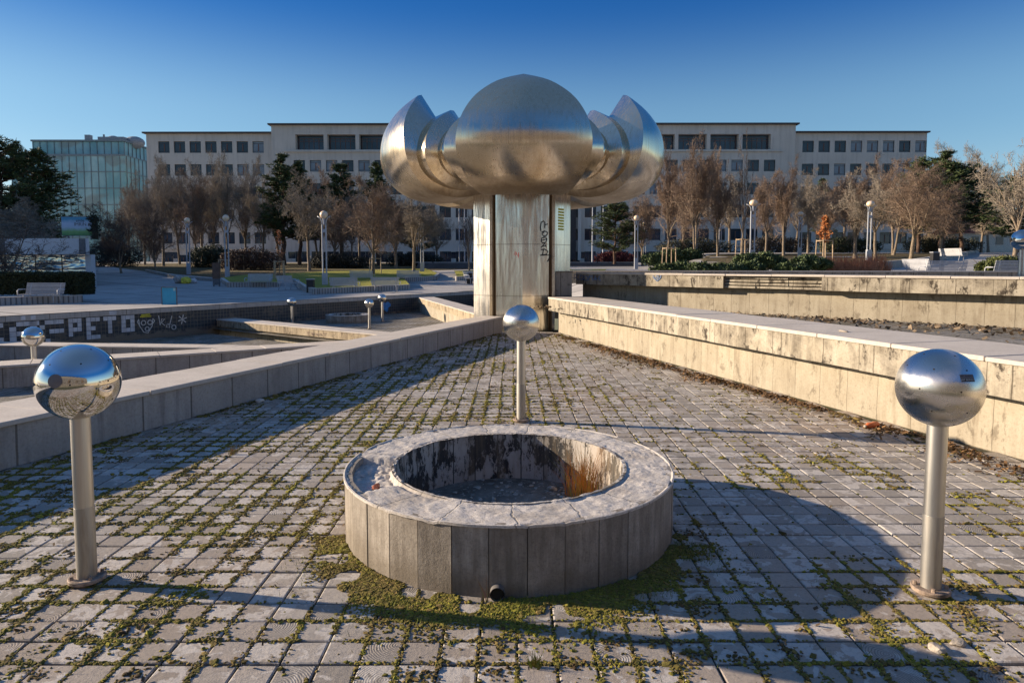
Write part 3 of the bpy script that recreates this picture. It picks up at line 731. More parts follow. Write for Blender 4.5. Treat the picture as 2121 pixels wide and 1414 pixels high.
# graffiti on the right facet of the front wing
M['black_p'] = plain('black_paint', (.012, .011, .012), .5); M['red_p'] = plain('red_paint', (.45, .05, .05), .6)
def col_pt(px, py):
    # right facet of the front wing: u in (0,.66), y_local = -(1.24-.16*u/.66)
    r = ray(px, py); yv = FC.y - 1.3
    for _ in range(6):
        pnt = Vector((0, 0, CAM_H)) + r * (yv / r.y); u = pnt.x - FC.x; yv = FC.y - (1.38 - .25 * abs(u) / .68)
    return Vector((pnt.x - FC.x, pnt.y - FC.y, pnt.z + ZO))
nf = Vector((.37, -1, 0)).normalized()
def zpt(x, y): return (1090 + x / 6.425, 400 + y / 6.427)
gc = MB()
for st, w in (([(190, 505), (182, 460), (195, 390), (225, 372), (243, 390), (240, 465)], 12), ([(240, 425), (282, 412)], 10), ([(200, 520), (240, 505), (282, 525), (270, 560), (225, 575), (205, 545), (240, 505)], 11), ([(195, 640), (200, 600), (250, 585), (272, 615), (255, 655), (215, 665), (195, 640)], 11), ([(198, 630), (268, 612)], 9), ([(190, 725), (245, 670), (262, 720)], 11), ([(205, 712), (258, 700)], 9), ([(190, 752), (240, 745), (285, 775), (265, 815), (180, 828)], 11), ([(225, 748), (212, 822)], 10), ([(180, 828), (250, 822), (318, 828), (278, 912)], 11)):
    gc.ribbon([col_pt(*zpt(*q)) for q in st], nf, 1.45 * w / 6.427 * 17.3 / 1370, .006)
gc.build('graffiti', M['black_p'], ft)
gc = MB()
for st in ([(1063, 528), (1066, 520), (1067, 530), (1069, 522)], [(1068, 524), (1071, 530), (1073, 523), (1072, 534)]):
    gc.ribbon([col_pt(q[0] - 8 + 9, q[1]) for q in st], Vector((-.37, -1, 0)), .014, .006)
gc.build('graffiti', M['red_p'], ft)
# yellow sticker on the right wing
k = 1; ang = 2 * math.pi / 5
def wing_pt(u, z, off=.006):
    r = 1.38 - .25 * abs(u) / .68 + off; ca, sa = math.cos(ang), math.sin(ang); x, y = u, -r; return Vector((x * ca - y * sa, x * sa + y * ca, z + ZO))
mb = MB()
for j in range(8):
    z1 = 3.22 - j * .075; mb.add([wing_pt(-.56, z1 - .05), wing_pt(-.30, z1 - .05), wing_pt(-.30, z1), wing_pt(-.56, z1)], [(0, 1, 2, 3)])
mb.build('sticker', M['yellow_p'], ft)

# ------------------------------------------------------------------ sphere posts
pol = steel('polished_steel', (.66, .65, .63), .045, .05, .03, (8, 8, 8), .0)
sat = steel('satin_steel', (.66, .64, .61), .22, .10, .06, (12, 12, 12), .1)
sat.node_tree.nodes['Principled BSDF'].inputs['Anisotropic'].default_value = .75
tg_ = sat.node_tree.nodes.new('ShaderNodeTangent'); tg_.direction_type = 'RADIAL'; tg_.axis = 'Z'; sat.node_tree.links.new(tg_.outputs[0], sat.node_tree.nodes['Principled BSDF'].inputs['Tangent'])
pole_m = steel('pole_steel', (.55, .54, .52), .32, .12, .05, (40, 40, 1), .3)
M['zinc'] = steel('dull_zinc', (.45, .435, .41), .42, .18, .05, (26, 26, 3), .55)
M['rust'] = plain('rusty_flange', (.27, .20, .15), .75, var=.6, scale=20, bump=.4)
GP = 'sphere posts of the fountain'
def sphere_post(loc, label, ball, holes=True, hh=1.09, turn=0.0):
    rt = thing('sphere_post', label, 'post', loc, turn, GP)
    mb = MB(); mb.sphere((0, 0, hh), .2, 64, 40)
    if holes:
        hb = mb
        for el, n_ in ((62, 4), (35, 7), (4, 7), (-28, 7), (-58, 4)):
            for k in range(n_):
                az = 2 * math.pi * (k + (el % 3) * .3) / n_ + .35; e = R(el)
                dv_ = Vector((math.cos(e) * math.cos(az), math.cos(e) * math.sin(az), math.sin(e)))
                u = dv_.orthogonal().normalized(); w = dv_.cross(u)
                c_ = Vector((0, 0, hh)) + dv_ * .2006
                vs = [c_ + (u * math.cos(2 * math.pi * q / 10) + w * math.sin(2 * math.pi * q / 10)) * .0042 for q in range(10)]
                hb.add(vs, [tuple(range(10))], None, 1)
    b = mb.build('globe', [ball, M['dark']], rt, True)
    mb = MB(); mb.tube([(0, 0, .42), (0, 0, hh - .17)], .048, 28); mb.tube([(0, 0, hh - .195), (0, 0, hh - .18)], .053, 28); mb.build('pole', pole_m, rt, True, sharp=40)
    mb = MB(); mb.tube([(0, 0, .02), (0, 0, .42)], .0495, 28); mb.build('pole_sleeve', M['zinc'], rt, True, sharp=40)
    mb = MB(); mb.lathe([(.0, .0), (.088, .0), (.092, .004), (.092, .018), (.088, .022), (.0, .022)], 32, (0, 0, .012)); mb.lathe([(.07, -.01), (.075, .012), (.01, .012)], 20)
    fl = mb.build('base_flange', M['rust'], rt, True, sharp=30)
    for k in range(4):
        a_ = math.pi / 4 + k * math.pi / 2; mb = MB(); mb.lathe([(0.001, .052), (.009, .052), (.011, .034)], 6, (.072 * math.cos(a_), .072 * math.sin(a_), 0)); mb.build('bolt', M['rust'], fl)
    return rt, b
pl, gl = sphere_post((-2.315, 3.5, 0), 'polished sphere post in the left foreground with a round grey sticker patch', pol, hh=1.10)
mb = MB(); cdir = (Vector((0, 0, CAM_H)) - Vector((-2.315, 3.5, 1.10))).normalized()
dv_ = (cdir + Vector((-.50, -.18, .04))).normalized(); u = dv_.orthogonal().normalized(); w = dv_.cross(u); vs = []
for rr_ in (0, .5, 1):
    for q in range(24):
        tt = 2 * math.pi * q / 24; pp = dv_ * .2 + (u * math.cos(tt) + w * math.sin(tt)) * .036 * rr_; vs.append(Vector((0, 0, 1.10)) + pp.normalized() * .2008)
fs = [(r0 * 24 + q, r0 * 24 + (q + 1) % 24, (r0 + 1) * 24 + (q + 1) % 24, (r0 + 1) * 24 + q) for r0 in range(2) for q in range(24)]
mb.add(vs, fs); M['greyst'] = plain('grey_sticker', (.17, .15, .15), .45); mb.build('sticker', M['greyst'], gl, True)
prt, grt = sphere_post((2.205, 3.38, 0), 'satin sphere post in the right foreground with a black lettered sticker', sat, hh=1.09, turn=.4)
sphere_post((0.10, 7.2, 0), 'sphere post standing just behind the round concrete basin', sat, hh=1.09)
f_ = at(68, 697, 13.2); sphere_post((f_.x, f_.y, f_.z - 1.09), 'sphere post rising behind the grey walls at the far left', pol, True)
f_ = at(604, 625, 29.6); sphere_post((f_.x, f_.y, -1.04), 'small sphere post by the far ring basin, left one of three', sat, False, hh=f_.z + 1.04)
f_ = at(764, 628, 28.5); sphere_post((f_.x, f_.y, -1.04), 'small sphere post in front of the far ring basin, nearest of three', sat, False, hh=f_.z + 1.04)
f_ = at(791, 617, 32.4); sphere_post((f_.x, f_.y, -1.04), 'small sphere post behind the far ring basin beside blue paint', sat, False, hh=f_.z + 1.04)
f_ = at(2117, 497, 13.2); sphere_post((f_.x, f_.y, f_.z - 1.09), 'dark sphere post above the far right wall at the picture edge', pol, True)
# lettered sticker on the right globe
def text_mesh(body, size):
    cu = bpy.data.curves.new('t', 'FONT'); cu.body = body; cu.size = size; cu.align_x = 'CENTER'; cu.align_y = 'CENTER'; cu.resolution_u = 3
    ob = bpy.data.objects.new('t', cu); COL.objects.link(ob)
    dg = bpy.context.evaluated_depsgraph_get(); me = bpy.data.meshes.new_from_object(ob.evaluated_get(dg))
    vs = [tuple(v_.co) for v_ in me.vertices]; fs = [tuple(p_.vertices) for p_ in me.polygons]
    bpy.data.objects.remove(ob); bpy.data.meshes.remove(me); return vs, fs
gc_ = Vector((2.205, 3.38, 1.09)); hit = None
r = ray(2004, 783)
o_ = Vector((0, 0, CAM_H)); b_ = r.dot(o_ - gc_); cc_ = (o_ - gc_).length_squared - .04; A_ = r.dot(r); tt = (-b_ - math.sqrt(max(0, b_ * b_ - A_ * cc_))) / A_
hit = (o_ + r * tt - gc_).normalized(); Ux = Vector((0, 0, 1)).cross(hit).normalized(); Uz = hit.cross(Ux)
rotm = Matrix.Rotation(-.4, 3, 'Z')
def on_globe(a, b, off): return tuple(rotm @ ((hit * .2 + Ux * a + Uz * b).normalized() * (.2 + off)) + Vector((0, 0, 1.09)))
def grid_patch(a0, a1, b0, b1, off):
    mb = MB(); vs = [on_globe(a0 + (a1 - a0) * i / 6, b0 + (b1 - b0) * j / 4, off) for j in range(5) for i in range(7)]
    mb.add(vs, [(j * 7 + i, j * 7 + i + 1, (j + 1) * 7 + i + 1, (j + 1) * 7 + i) for j in range(4) for i in range(6)]); return mb
stk = grid_patch(-.036, .036, -.018, .02, .0006).build('sticker', M['greyst'], grt, True)
grid_patch(-.033, .036, -.017, .0, .0010).build('sticker_band', M['black_p'], stk)
for txt, zc, m_ in (('HIT BONGO', .0095, 'black_p'), ('HIT BONGO', -.0085, 'chalk')):
    vs, fs = text_mesh(txt, .0125); mb = MB(); mb.add([on_globe(a_, zc + b2, .0015) for a_, b2, _ in vs], fs); mb.build('lettering', M[m_], stk)

# ------------------------------------------------------------------ round basins
n = NT('basin_dirt'); v = n.coord(); c = n.mix(n.ramp(n.noise(v, 3.2, 7, .72), [(.38, 0.0), (.62, 1.0)]), (.10, .085, .065), (.27, .245, .21)); c = n.mix(n.ramp(n.noise(v, 17, 7, .75), [(.58, 0.0), (.63, 1.0)]), c, (.42, .39, .35)); M['basin_dirt'] = n.fin(c, .95, n.bump(n.noise(v, 30, 7, .75), .8, .02))
def basin(label, loc, Ro, Ri, Hh, detail=True):
    rt = thing('round_basin', label, 'basin', loc)
    N = 34; mb = MB(); rg = random.Random(5)
    for k in range(N):
        a0_, a1_ = 2 * math.pi * k / N, 2 * math.pi * (k + 1) / N; g_ = .0022; dr = rg.uniform(-.004, .004)
        c_ = lambda a, r, z: (r * math.cos(a), r * math.sin(a), z)
        da = g_ / Ro
        mb.hexa([c_(a0_ + da, Ro - .05, -.01), c_(a0_ + da, Ro + dr, -.01), c_(a1_ - da, Ro + dr, -.01), c_(a1_ - da, Ro - .05, -.01), c_(a0_ + da, Ro - .05, Hh - .004), c_(a0_ + da, Ro + dr, Hh - .004 + rg.uniform(-.003, .003)), c_(a1_ - da, Ro + dr, Hh - .004), c_(a1_ - da, Ro - .05, Hh - .004)])
    mb.build('outer_panels', M['ring_out'], rt)
    # rough mortar top
    NA_, NR = (420, 36) if detail else (60, 6); vs, fs = [], []
    from mathutils import noise as mn
    for j in range(NR + 1):
        q = j / NR; r = Ri - .004 + (Ro - .012 - Ri) * q
        for k in range(NA_):
            a = 2 * math.pi * k / NA_; x, y = r * math.cos(a), r * math.sin(a)
            nz = mn.fractal(Vector((x * 9, y * 9, 3.1)), .8, 2.1, 6) * .0065 + mn.fractal(Vector((x * 45, y * 45, 1)), 1.0, 2.0, 3) * .003
            adeg = math.degrees(a)
            hole = 0
            if 172 < adeg < 214:   # broken-out chunk on the left
                hole = sstep(172, 173, adeg) * (1 - sstep(210, 214, adeg)) * sstep(.06, .09, q) * (1 - sstep(.93, .95, q)) * .045
                nz += mn.noise(Vector((x * 30, y * 30, 7))) * .012
            crack = 0
            lip = .005 * math.exp(-((q - .02) / .05) ** 2) - .014 * math.exp(-((q - .13 - .03 * mn.noise(Vector((x * 4, y * 4, 9)))) / .035) ** 2) * max(0, mn.noise(Vector((x * 3, y * 3, 5))) + .15)
            edge = -.014 * max(0, mn.noise(Vector((x * 9, y * 9, 2)))) * sstep(.93, 1, q)
            vs.append((x + mn.noise(Vector((x * 14, y * 14, 20))) * .004, y, Hh - .002 + nz - hole + crack + lip + edge))
    for j in range(NR):
        for k in range(NA_):
            k2 = (k + 1) % NA_; fs.append((j * NA_ + k, (j + 1) * NA_ + k, (j + 1) * NA_ + k2, j * NA_ + k2))
    mb = MB(); mb.add(vs, fs); mb.build('rim', M['ring_top'], rt, True)
    mb = MB(); mb.lathe([(Ro - .012, Hh - .012), (Ro + .003, Hh - .012), (Ro + .003, Hh + .002), (Ro - .006, Hh + .004), (Ro - .018, Hh - .003)], N * 6, ph=0.0)
    for i_ in range(len(mb.v)):
        q_ = Vector(mb.v[i_]); nz_ = mn.noise(Vector((q_.x * 6, q_.y * 6, 3))); n2_ = mn.noise(Vector((q_.x * 30, q_.y * 30, 8)))
        f_l = 1 - .003 * max(0, nz_) - .0015 * n2_; mb.v[i_] = (q_.x * f_l, q_.y * f_l, q_.z - (.008 * sstep(.2, .3, nz_)) + .0015 * n2_)
    mb.build('rim_lip', M['ring_top'], rt)
    mb = MB(); mb.lathe([(Ri, -.012), (Ri - .006, Hh * .5), (Ri, Hh + .001), (Ri + .02, Hh + .004)], 96)
    mb.build('inner_wall', M['ring_in'], rt, True, sharp=40)
    mb = MB(); mb.lathe([(.001, .03), (Ri + .0, .03)], 48); mb.build('basin_floor', M['basin_dirt'], rt)
    return rt
n = NT('basin_inside'); v = n.coord('Object'); v2 = n.coord('Object', (1, 1, .45))
pk = n.math('ADD', n.noise(v2, 13, 10, .78, .2), n.math('MULTIPLY', n.math('SUBTRACT', n.noise(v, 2.6, 3, .5), .5), .45))
peel = n.ramp(pk, [(.49, 0.0), (.53, 1.0)])
c = n.mix(peel, (.44, .405, .365), (.025, .026, .028)); c = n.mix(n.math('MULTIPLY', n.ramp(n.noise(v, 3, 5, .7), [(.45, 0.0), (.7, 1.0)]), .6), c, (.13, .1, .07))
sx = n.n('SeparateXYZ'); n.l(n.coord(), sx.inputs[0]); an = n.math('MULTIPLY', n.math('ARCTAN2', sx.outputs[1], sx.outputs[0]), 26 / (2 * math.pi))
jf = n.ramp(n.math('ABSOLUTE', n.math('SUBTRACT', n.math('FRACT', n.math('ADD', an, 40.0)), .5)), [(.0, 0.0), (.47, 0.0), (.485, 1.0)])
c = n.mix(jf, c, (.03, .028, .025)); c = n.mix(n.math('MULTIPLY', n.ramp(n.noise(n.coord('Object', (9, 9, .8)), 1.0, 6, .7), [(.5, 0.0), (.66, 1.0)]), .55), c, (.22, .17, .11)); ag_ = n.math('ARCTAN2', sx.outputs[1], sx.outputs[0]); st_ = n.math('MULTIPLY', n.ramp(n.math('ABSOLUTE', n.math('SUBTRACT', ag_, .50)), [(.05, 1.0), (.24, 0.0)]), n.ramp(n.noise(n.coord('Object', (14, 14, 1.5)), 1.0, 6, .7), [(.36, 0.0), (.56, 1.0)])); c = n.mix(n.math('MULTIPLY', st_, .32), c, (.30, .15, .05)); M['ring_in'] = n.fin(c, .8, n.bump(n.math('SUBTRACT', 1.0, peel), .6, .006))
b1 = basin('round concrete basin with broken rim in the middle of the tiled pool', (-.02, 4.40, 0), 1.085, .765, .385)
# drain pipe
mb = MB(); mb.tube([(-.055, -1.0, .042), (-.055, -1.12, .038)], .038, 24, caps=False); mb.tube([(-.055, -1.12, .038), (-.055, -1.05, .04)], .034, 24, caps=False)
n1 = len(mb.v); pip = mb.build('drain_pipe', plain('grey_pipe', (.13, .12, .115), .6), b1, True)
mb = MB(); vs = [(-.055 + .0335 * math.cos(2 * math.pi * q / 20), -1.11, .039 + .0335 * math.sin(2 * math.pi * q / 20)) for q in range(20)]; mb.add(vs, [tuple(range(20))]); mb.build('pipe_mouth', M['dark'], pip)
f_ = onz(716, 669, -1.04); basin('small far ring basin in the lower pool between sphere posts', (f_.x - .1, f_.y + .8, -1.04), 1.05, .76, .36, False)

# ------------------------------------------------------------------ moss, leaves, stones, litter
def vnoise(x, y, seed=0):
    xi, yi = np.floor(x).astype(int), np.floor(y).astype(int); fx, fy = x - xi, y - yi
    def hsh(a, b): 
        q = np.sin(a * 127.1 + b * 311.7 + seed * 74.7) * 43758.5453; return q - np.floor(q)
    fx, fy = fx * fx * (3 - 2 * fx), fy * fy * (3 - 2 * fy)
    return (hsh(xi, yi) * (1 - fx) + hsh(xi + 1, yi) * fx) * (1 - fy) + (hsh(xi, yi + 1) * (1 - fx) + hsh(xi + 1, yi + 1) * fx) * fy
ICO_V = []; 
_ph = (1 + 5 ** .5) / 2
ICO_V = np.array([(-1, _ph, 0), (1, _ph, 0), (-1, -_ph, 0), (1, -_ph, 0), (0, -1, _ph), (0, 1, _ph), (0, -1, -_ph), (0, 1, -_ph), (_ph, 0, -1), (_ph, 0, 1), (-_ph, 0, -1), (-_ph, 0, 1)]) / math.sqrt(1 + _ph * _ph)
ICO_F = np.array([(0, 11, 5), (0, 5, 1), (0, 1, 7), (0, 7, 10), (0, 10, 11), (1, 5, 9), (5, 11, 4), (11, 10, 2), (10, 7, 6), (7, 1, 8), (3, 9, 4), (3, 4, 2), (3, 2, 6), (3, 6, 8), (3, 8, 9), (4, 9, 5), (2, 4, 11), (6, 2, 10), (8, 6, 7), (9, 8, 1)])
def lumps(name, pos, rad, flat, tint, mat):
    N = len(pos)
    V = ICO_V[None] * rad[:, None, None] * RNG.uniform(.35, 1.55, (N, 12, 1)); V[..., 2] *= flat[:, None] * .7
    a = RNG.uniform(0, 6.28, N); ca, sa = np.cos(a)[:, None], np.sin(a)[:, None]
    x, y = V[..., 0] * ca - V[..., 1] * sa, V[..., 0] * sa + V[..., 1] * ca
    V = np.stack([x, y, V[..., 2]], -1) + pos[:, None]
    Fc = (ICO_F[None] + (np.arange(N) * 12)[:, None, None]).reshape(-1, 3)
    T = np.repeat(tint[:, None], 12, 1).reshape(-1, 4)
    o = mesh_np(name, V.reshape(-1, 3), Fc, 3, mat, tint=T); return o
n = NT('moss'); a_ = n.n('Attribute', attribute_name='tint'); v = n.coord()
c = n.mix(n.math('MULTIPLY', n.ramp(n.noise(v, 120, 4, .7), [(.35, 0.0), (.7, 1.0)]), .5), a_.outputs['Color'], (.02, .018, .006), 'MIX')
M['moss'] = n.fin(c, .95, n.bump(n.noise(v, 220, 4, .8), .8, .004))
def moss_density(x, y):
    big = vnoise(x * .9 + 3, y * .9, 1) * .6 + vnoise(x * 2.3, y * 2.3, 2) * .4
    left = np.clip(.9 - (x + .2) / 2.4, .12, 1.0); near = np.clip(1.35 - y / 12, .25, 1.1)
    dd_ = left * near * np.clip((big - .30) * 3.2, 0.05, 1)
    dd_ += .9 * np.exp(-(((x - 2.3) / .7) ** 2 + ((y - 2.95) / .45) ** 2)) + .55 * np.exp(-(((x - 1.2) / 1.0) ** 2 + ((y - 2.75) / .25) ** 2))
    dd_ += .35 * ((x > 1.6) & (y < 6)) * (big > .45)
    return np.clip(dd_ * 1.3, 0, 1)
px_, rad_, fl_, tn_ = [], [], [], []
def add_moss(x, y, r, f, kind=None):
    n_ = len(x); g_ = vnoise(x * 5, y * 5, 8) * .7 + RNG.uniform(0, .5, n_) if kind is None else kind + RNG.uniform(-.2, .2, n_)
    A = np.array([.125, .07, .028]); B_ = np.array([.27, .25, .02]); C_ = np.array([.27, .19, .05])
    t_ = np.clip(g_, 0, 1)[:, None]; colr = A * (1 - t_) + B_ * t_; m_ = (RNG.random(n_) < .18)[:, None]; colr = np.where(m_, C_, colr) * RNG.uniform(.55, 1.3, (n_, 1))
    px_.append(np.stack([x, y, np.full(n_, .002)], -1)); rad_.append(r); fl_.append(f); tn_.append(np.concatenate([colr, np.ones((n_, 1))], 1))
# along the joints
NJ = 620000
x = RNG.uniform(-6.5, 5.5, NJ); y = 1.9 + (RNG.uniform(0, 1, NJ) ** 1.7) * 14.5
axis = RNG.random(NJ) < .5; jit = RNG.normal(0, 1, NJ) * (.004 + .010 * vnoise(x * 3, y * 3, 4) ** 2 * 2)
xs = np.where(axis, np.round((x + 7.2) / TS) * TS - 7.2 + jit, x); ys = np.where(axis, y, np.round((y + 1.2) / TS) * TS - 1.2 + jit)
loc_n = vnoise(xs * 4.5, ys * 4.5, 5)
keep = (RNG.random(NJ) < moss_density(xs, ys) * np.clip((loc_n - .22) * 2.6, 0, 1)) & (xs > x_w1(ys) + .03) & (xs < x_b(ys)) & ((xs + .02) ** 2 + (ys - 4.4) ** 2 > 1.1 ** 2)
xs, ys = xs[keep], ys[keep]; n_ = len(xs)
add_moss(xs, ys, (.0035 + RNG.gamma(2.0, .0018, n_)) * np.clip(.7 + ys / 10, .8, 1.9), RNG.uniform(.5, .9, n_))
# cushions away from joints
NC = 1500; cx_ = RNG.uniform(-5.5, 4.5, NC); cy_ = 2.0 + RNG.uniform(0, 1, NC) ** 1.6 * 12
kp = (RNG.random(NC) < moss_density(cx_, cy_)) & (cx_ > x_w1(cy_) + .05) & (cx_ < x_b(cy_)) & ((cx_ + .02) ** 2 + (cy_ - 4.4) ** 2 > 1.15 ** 2)
for x0, y0 in zip(cx_[kp], cy_[kp]):
    m_ = int(RNG.integers(8, 50)); s_ = .006 + .004 * m_ ** .5
    add_moss(x0 + RNG.normal(0, s_ * 1.2, m_), y0 + RNG.normal(0, s_, m_), .004 + RNG.gamma(2, .0018, m_), RNG.uniform(.5, 1.0, m_), None if RNG.random() < .5 else .15)
# green carpet at the foot of the basin
NB = 34000; aa = RNG.uniform(R(195), R(345), NB); rr_ = 1.09 + np.abs(RNG.normal(0, .16, NB)) * np.clip(1.25 - np.abs(np.degrees(aa) - 262) / 75, .1, 1)
bx_, by_ = -.02 + rr_ * np.cos(aa), 4.4 + rr_ * np.sin(aa); kp = vnoise(bx_ * 9, by_ * 9, 3) > .33
add_moss(bx_[kp], by_[kp], .0035 + RNG.gamma(2, .0019, kp.sum()), RNG.uniform(.4, .9, kp.sum()))
# against the foot of the two long walls
for (fx, cnt, sg) in ((x_w1, 2200, 1), (x_b, 2600, -1)):
    y = RNG.uniform(4, 16.5, cnt); off = np.abs(RNG.normal(0, .07 if sg > 0 else .16, cnt)); x = fx(y) + sg * off + (.1 if sg < 0 else 0)
    kp = vnoise(x * 1.2, y * 1.4, 6) > .42
    add_moss(x[kp], y[kp], .006 + RNG.gamma(2, .005, kp.sum()), RNG.uniform(.4, .8, kp.sum()), .12 if sg < 0 else .4)
o = lumps('moss', np.concatenate(px_), np.concatenate(rad_), np.concatenate(fl_), np.concatenate(tn_), M['moss']); o['kind'] = 'stuff'
print('moss lumps', sum(len(q) for q in px_))
# fallen leaves and debris at the cream wall
def leaves(name, pos, size, cols, mat):
    N = len(pos); q = np.array([(-1, -.5, 0), (1, -.5, 0), (1, .5, 0), (-1, .5, 0)])
    V = q[None] * size[:, None, None]; a, b, c_ = RNG.uniform(0, 6.28, N), RNG.normal(0, .5, N), RNG.normal(0, .5, N)
    x, y, z = V[..., 0], V[..., 1], V[..., 2]
    z = x * np.sin(b)[:, None] + y * np.sin(c_)[:, None]; x2 = x * np.cos(a)[:, None] - y * np.sin(a)[:, None]; y2 = x * np.sin(a)[:, None] + y * np.cos(a)[:, None]
    V = np.stack([x2, y2, z], -1) + pos[:, None]; Fc = np.arange(N * 4).reshape(-1, 4)
    return mesh_np(name, V.reshape(-1, 3), Fc, 4, mat, tint=np.repeat(np.concatenate([cols, np.ones((N, 1))], 1)[:, None], 4, 1).reshape(-1, 4))
n = NT('dead_leaf'); a_ = n.n('Attribute', attribute_name='tint'); M['leaf'] = n.fin(a_.outputs['Color'], .85)
N = 5200; y = RNG.uniform(3.2, 15.5, N); cl = vnoise(y * 1.1, y * 0, 9); off = np.abs(RNG.normal(0, .20, N)) * (.4 + cl * 1.3); x = x_b(y) + .08 - off; kp = (vnoise(x * 1.3, y * 1.6, 12) > .38)
x, y = x[kp], y[kp]; N = len(x); t_ = RNG.uniform(0, 1, (N, 1)); cols = np.array([.06, .032, .014]) * (1 - t_) + np.array([.24, .13, .05]) * t_
o = leaves('fallen_leaves', np.stack([x, y, RNG.uniform(.004, .03, N)], -1), RNG.uniform(.008, .026, N), cols, M['leaf']); o['kind'] = 'stuff'
N = 2600; p0 = np.array([3.2, 15.6]); s_ = RNG.uniform(0, 1, N); tt_ = np.abs(RNG.normal(0, .9, N))
pd = np.array([D_IN.x, D_IN.y]) + np.array([D_OUT.x - D_IN.x, D_OUT.y - D_IN.y]) * s_[:, None] + np.array([-dd.y, dd.x]) * (-.25 - tt_[:, None]) * -1 * -1
t_ = RNG.uniform(0, 1, (N, 1)); cols = np.array([.05, .03, .014]) * (1 - t_) + np.array([.30, .22, .14]) * t_
o = leaves('fallen_leaves', np.concatenate([pd, RNG.uniform(.665, .69, (N, 1))], 1), RNG.uniform(.015, .05, N), cols, M['leaf']); o['kind'] = 'stuff'

NBL = 5200; aa = RNG.uniform(R(205), R(340), NBL); rr_ = 1.10 + np.abs(RNG.normal(0, .17, NBL)); bx_, by_ = -.02 + rr_ * np.cos(aa), 4.4 + rr_ * np.sin(aa)
ex_ = RNG.uniform(-3.5, 3.2, NBL); ey_ = 2.0 + RNG.uniform(0, 1, NBL) ** 1.5 * 7; ex_ = np.where(RNG.random(NBL) < .6, np.round((ex_ + 7.2) / TS) * TS - 7.2, ex_) + RNG.normal(0, .008, NBL)
kp = (RNG.random(NBL) < moss_density(ex_, ey_) * .8) & (vnoise(ex_ * 3, ey_ * 3, 15) > .5) & ((ex_ + .02) ** 2 + (ey_ - 4.4) ** 2 > 1.2)
kb = vnoise(bx_ * 5, by_ * 5, 17) > .5
gx_, gy_ = np.concatenate([bx_[kb], ex_[kp]]), np.concatenate([by_[kb], ey_[kp]]); N = len(gx_)
h_ = RNG.uniform(.010, .034, N); a1 = RNG.uniform(0, 6.28, N); bd = h_ * RNG.uniform(.2, .9, N); w_ = .0016
P0 = np.stack([gx_, gy_, np.zeros(N)], -1); sdv = np.stack([-np.sin(a1), np.cos(a1), 0 * a1], -1) * w_; tip = P0 + np.stack([np.cos(a1) * bd, np.sin(a1) * bd, h_], -1)
V = np.stack([P0 - sdv, P0 + sdv, tip], 1); t_ = RNG.uniform(0, 1, (N, 1)); cg = (np.array([.10, .14, .015]) * (1 - t_) + np.array([.24, .25, .04]) * t_)
o = mesh_np('weeds', V.reshape(-1, 3), np.arange(N * 3).reshape(-1, 3), 3, M['leaf'], tint=np.repeat(np.concatenate([cg, np.ones((N, 1))], 1)[:, None], 3, 1).reshape(-1, 4)); o['kind'] = 'stuff'
N = 1500; x = RNG.uniform(-5, 4.5, N); y = 2 + RNG.uniform(0, 1, N) ** 1.4 * 13; kp = (x > x_w1(y) + .05) & (x < x_b(y)) & ((x + .02) ** 2 + (y - 4.4) ** 2 > 1.2) & (vnoise(x, y, 21) > .35)
x, y = x[kp], y[kp]; N = len(x); t_ = RNG.uniform(0, 1, (N, 1)); cols = np.array([.05, .03, .015]) * (1 - t_) + np.array([.30, .2, .1]) * t_
o = leaves('fallen_leaves', np.stack([x, y, RNG.uniform(.003, .012, N)], -1), RNG.uniform(.003, .012, N), cols, M['leaf']); o['kind'] = 'stuff'
def rock(name, label, cat, loc, size, mat, seed=0, group=None):
    bm = bmesh.new(); bmesh.ops.create_icosphere(bm, subdivisions=2, radius=1)
    rg = random.Random(seed); planes = [Vector((rg.gauss(0, 1), rg.gauss(0, 1), rg.gauss(0, 1))).normalized() for _ in range(7)]
    for v_ in bm.verts:
        for pl_ in planes:
            dd_ = v_.co.dot(pl_) - .62
            if dd_ > 0: v_.co -= pl_ * dd_
        v_.co = Vector((v_.co.x * size[0], v_.co.y * size[1], v_.co.z * size[2]))
    me = bpy.data.meshes.new(name); bm.to_mesh(me); bm.free(); me.materials.append(mat)
    o = bpy.data.objects.new(name, me); COL.objects.link(o); o.location = (loc[0], loc[1], loc[2] + size[2] * .55); o.rotation_euler = (0, 0, rg.uniform(0, 6))
    return tag(o, label, cat, group)
M['stone'] = plain('pale_stone', (.40, .35, .29), .9, var=.3, scale=9, bump=.5); M['stone_d'] = plain('dark_stone', (.08, .07, .065), .9, var=.3, scale=9, bump=.5)
M['brick'] = plain('red_brick', (.26, .07, .035), .9, var=.3, scale=20, bump=.5); M['orange'] = plain('faded_orange_plastic', (.62, .15, .05), .45, var=.15)
p_ = onz(1940, 1348); rock('stone', 'pointed pale stone below the right sphere post', 'stone', p_, (.038, .03, .026), M['stone'], 1)
p_ = onz(1985, 1335); rock('stone', 'flat pale stone below the right sphere post', 'stone', p_, (.05, .026, .016), M['stone'], 2)
p_ = onz(537, 833); rock('stone', 'white stone lying at the foot of the long grey wall', 'stone', p_, (.085, .05, .03), plain('white_stone', (.6, .57, .52), .8), 3)
p_ = at(1775, 664, 14.3); rock('stone', 'dark block of stone in the upper right pool', 'stone', (p_.x, p_.y, .66), (.15, .11, .11), M['stone_d'], 4)
p_ = onz(780, 1010, .34); rock('brick_fragment', 'red brick fragment in the broken rim of the basin', 'brick', p_, (.055, .03, .018), M['brick'], 5)
p_ = onz(752, 700, .90); rock('stone', 'broken slab corner lying on top of the cream wall', 'stone', (4.05, 8.05, .905), (.07, .04, .02), M['stone'], 6)
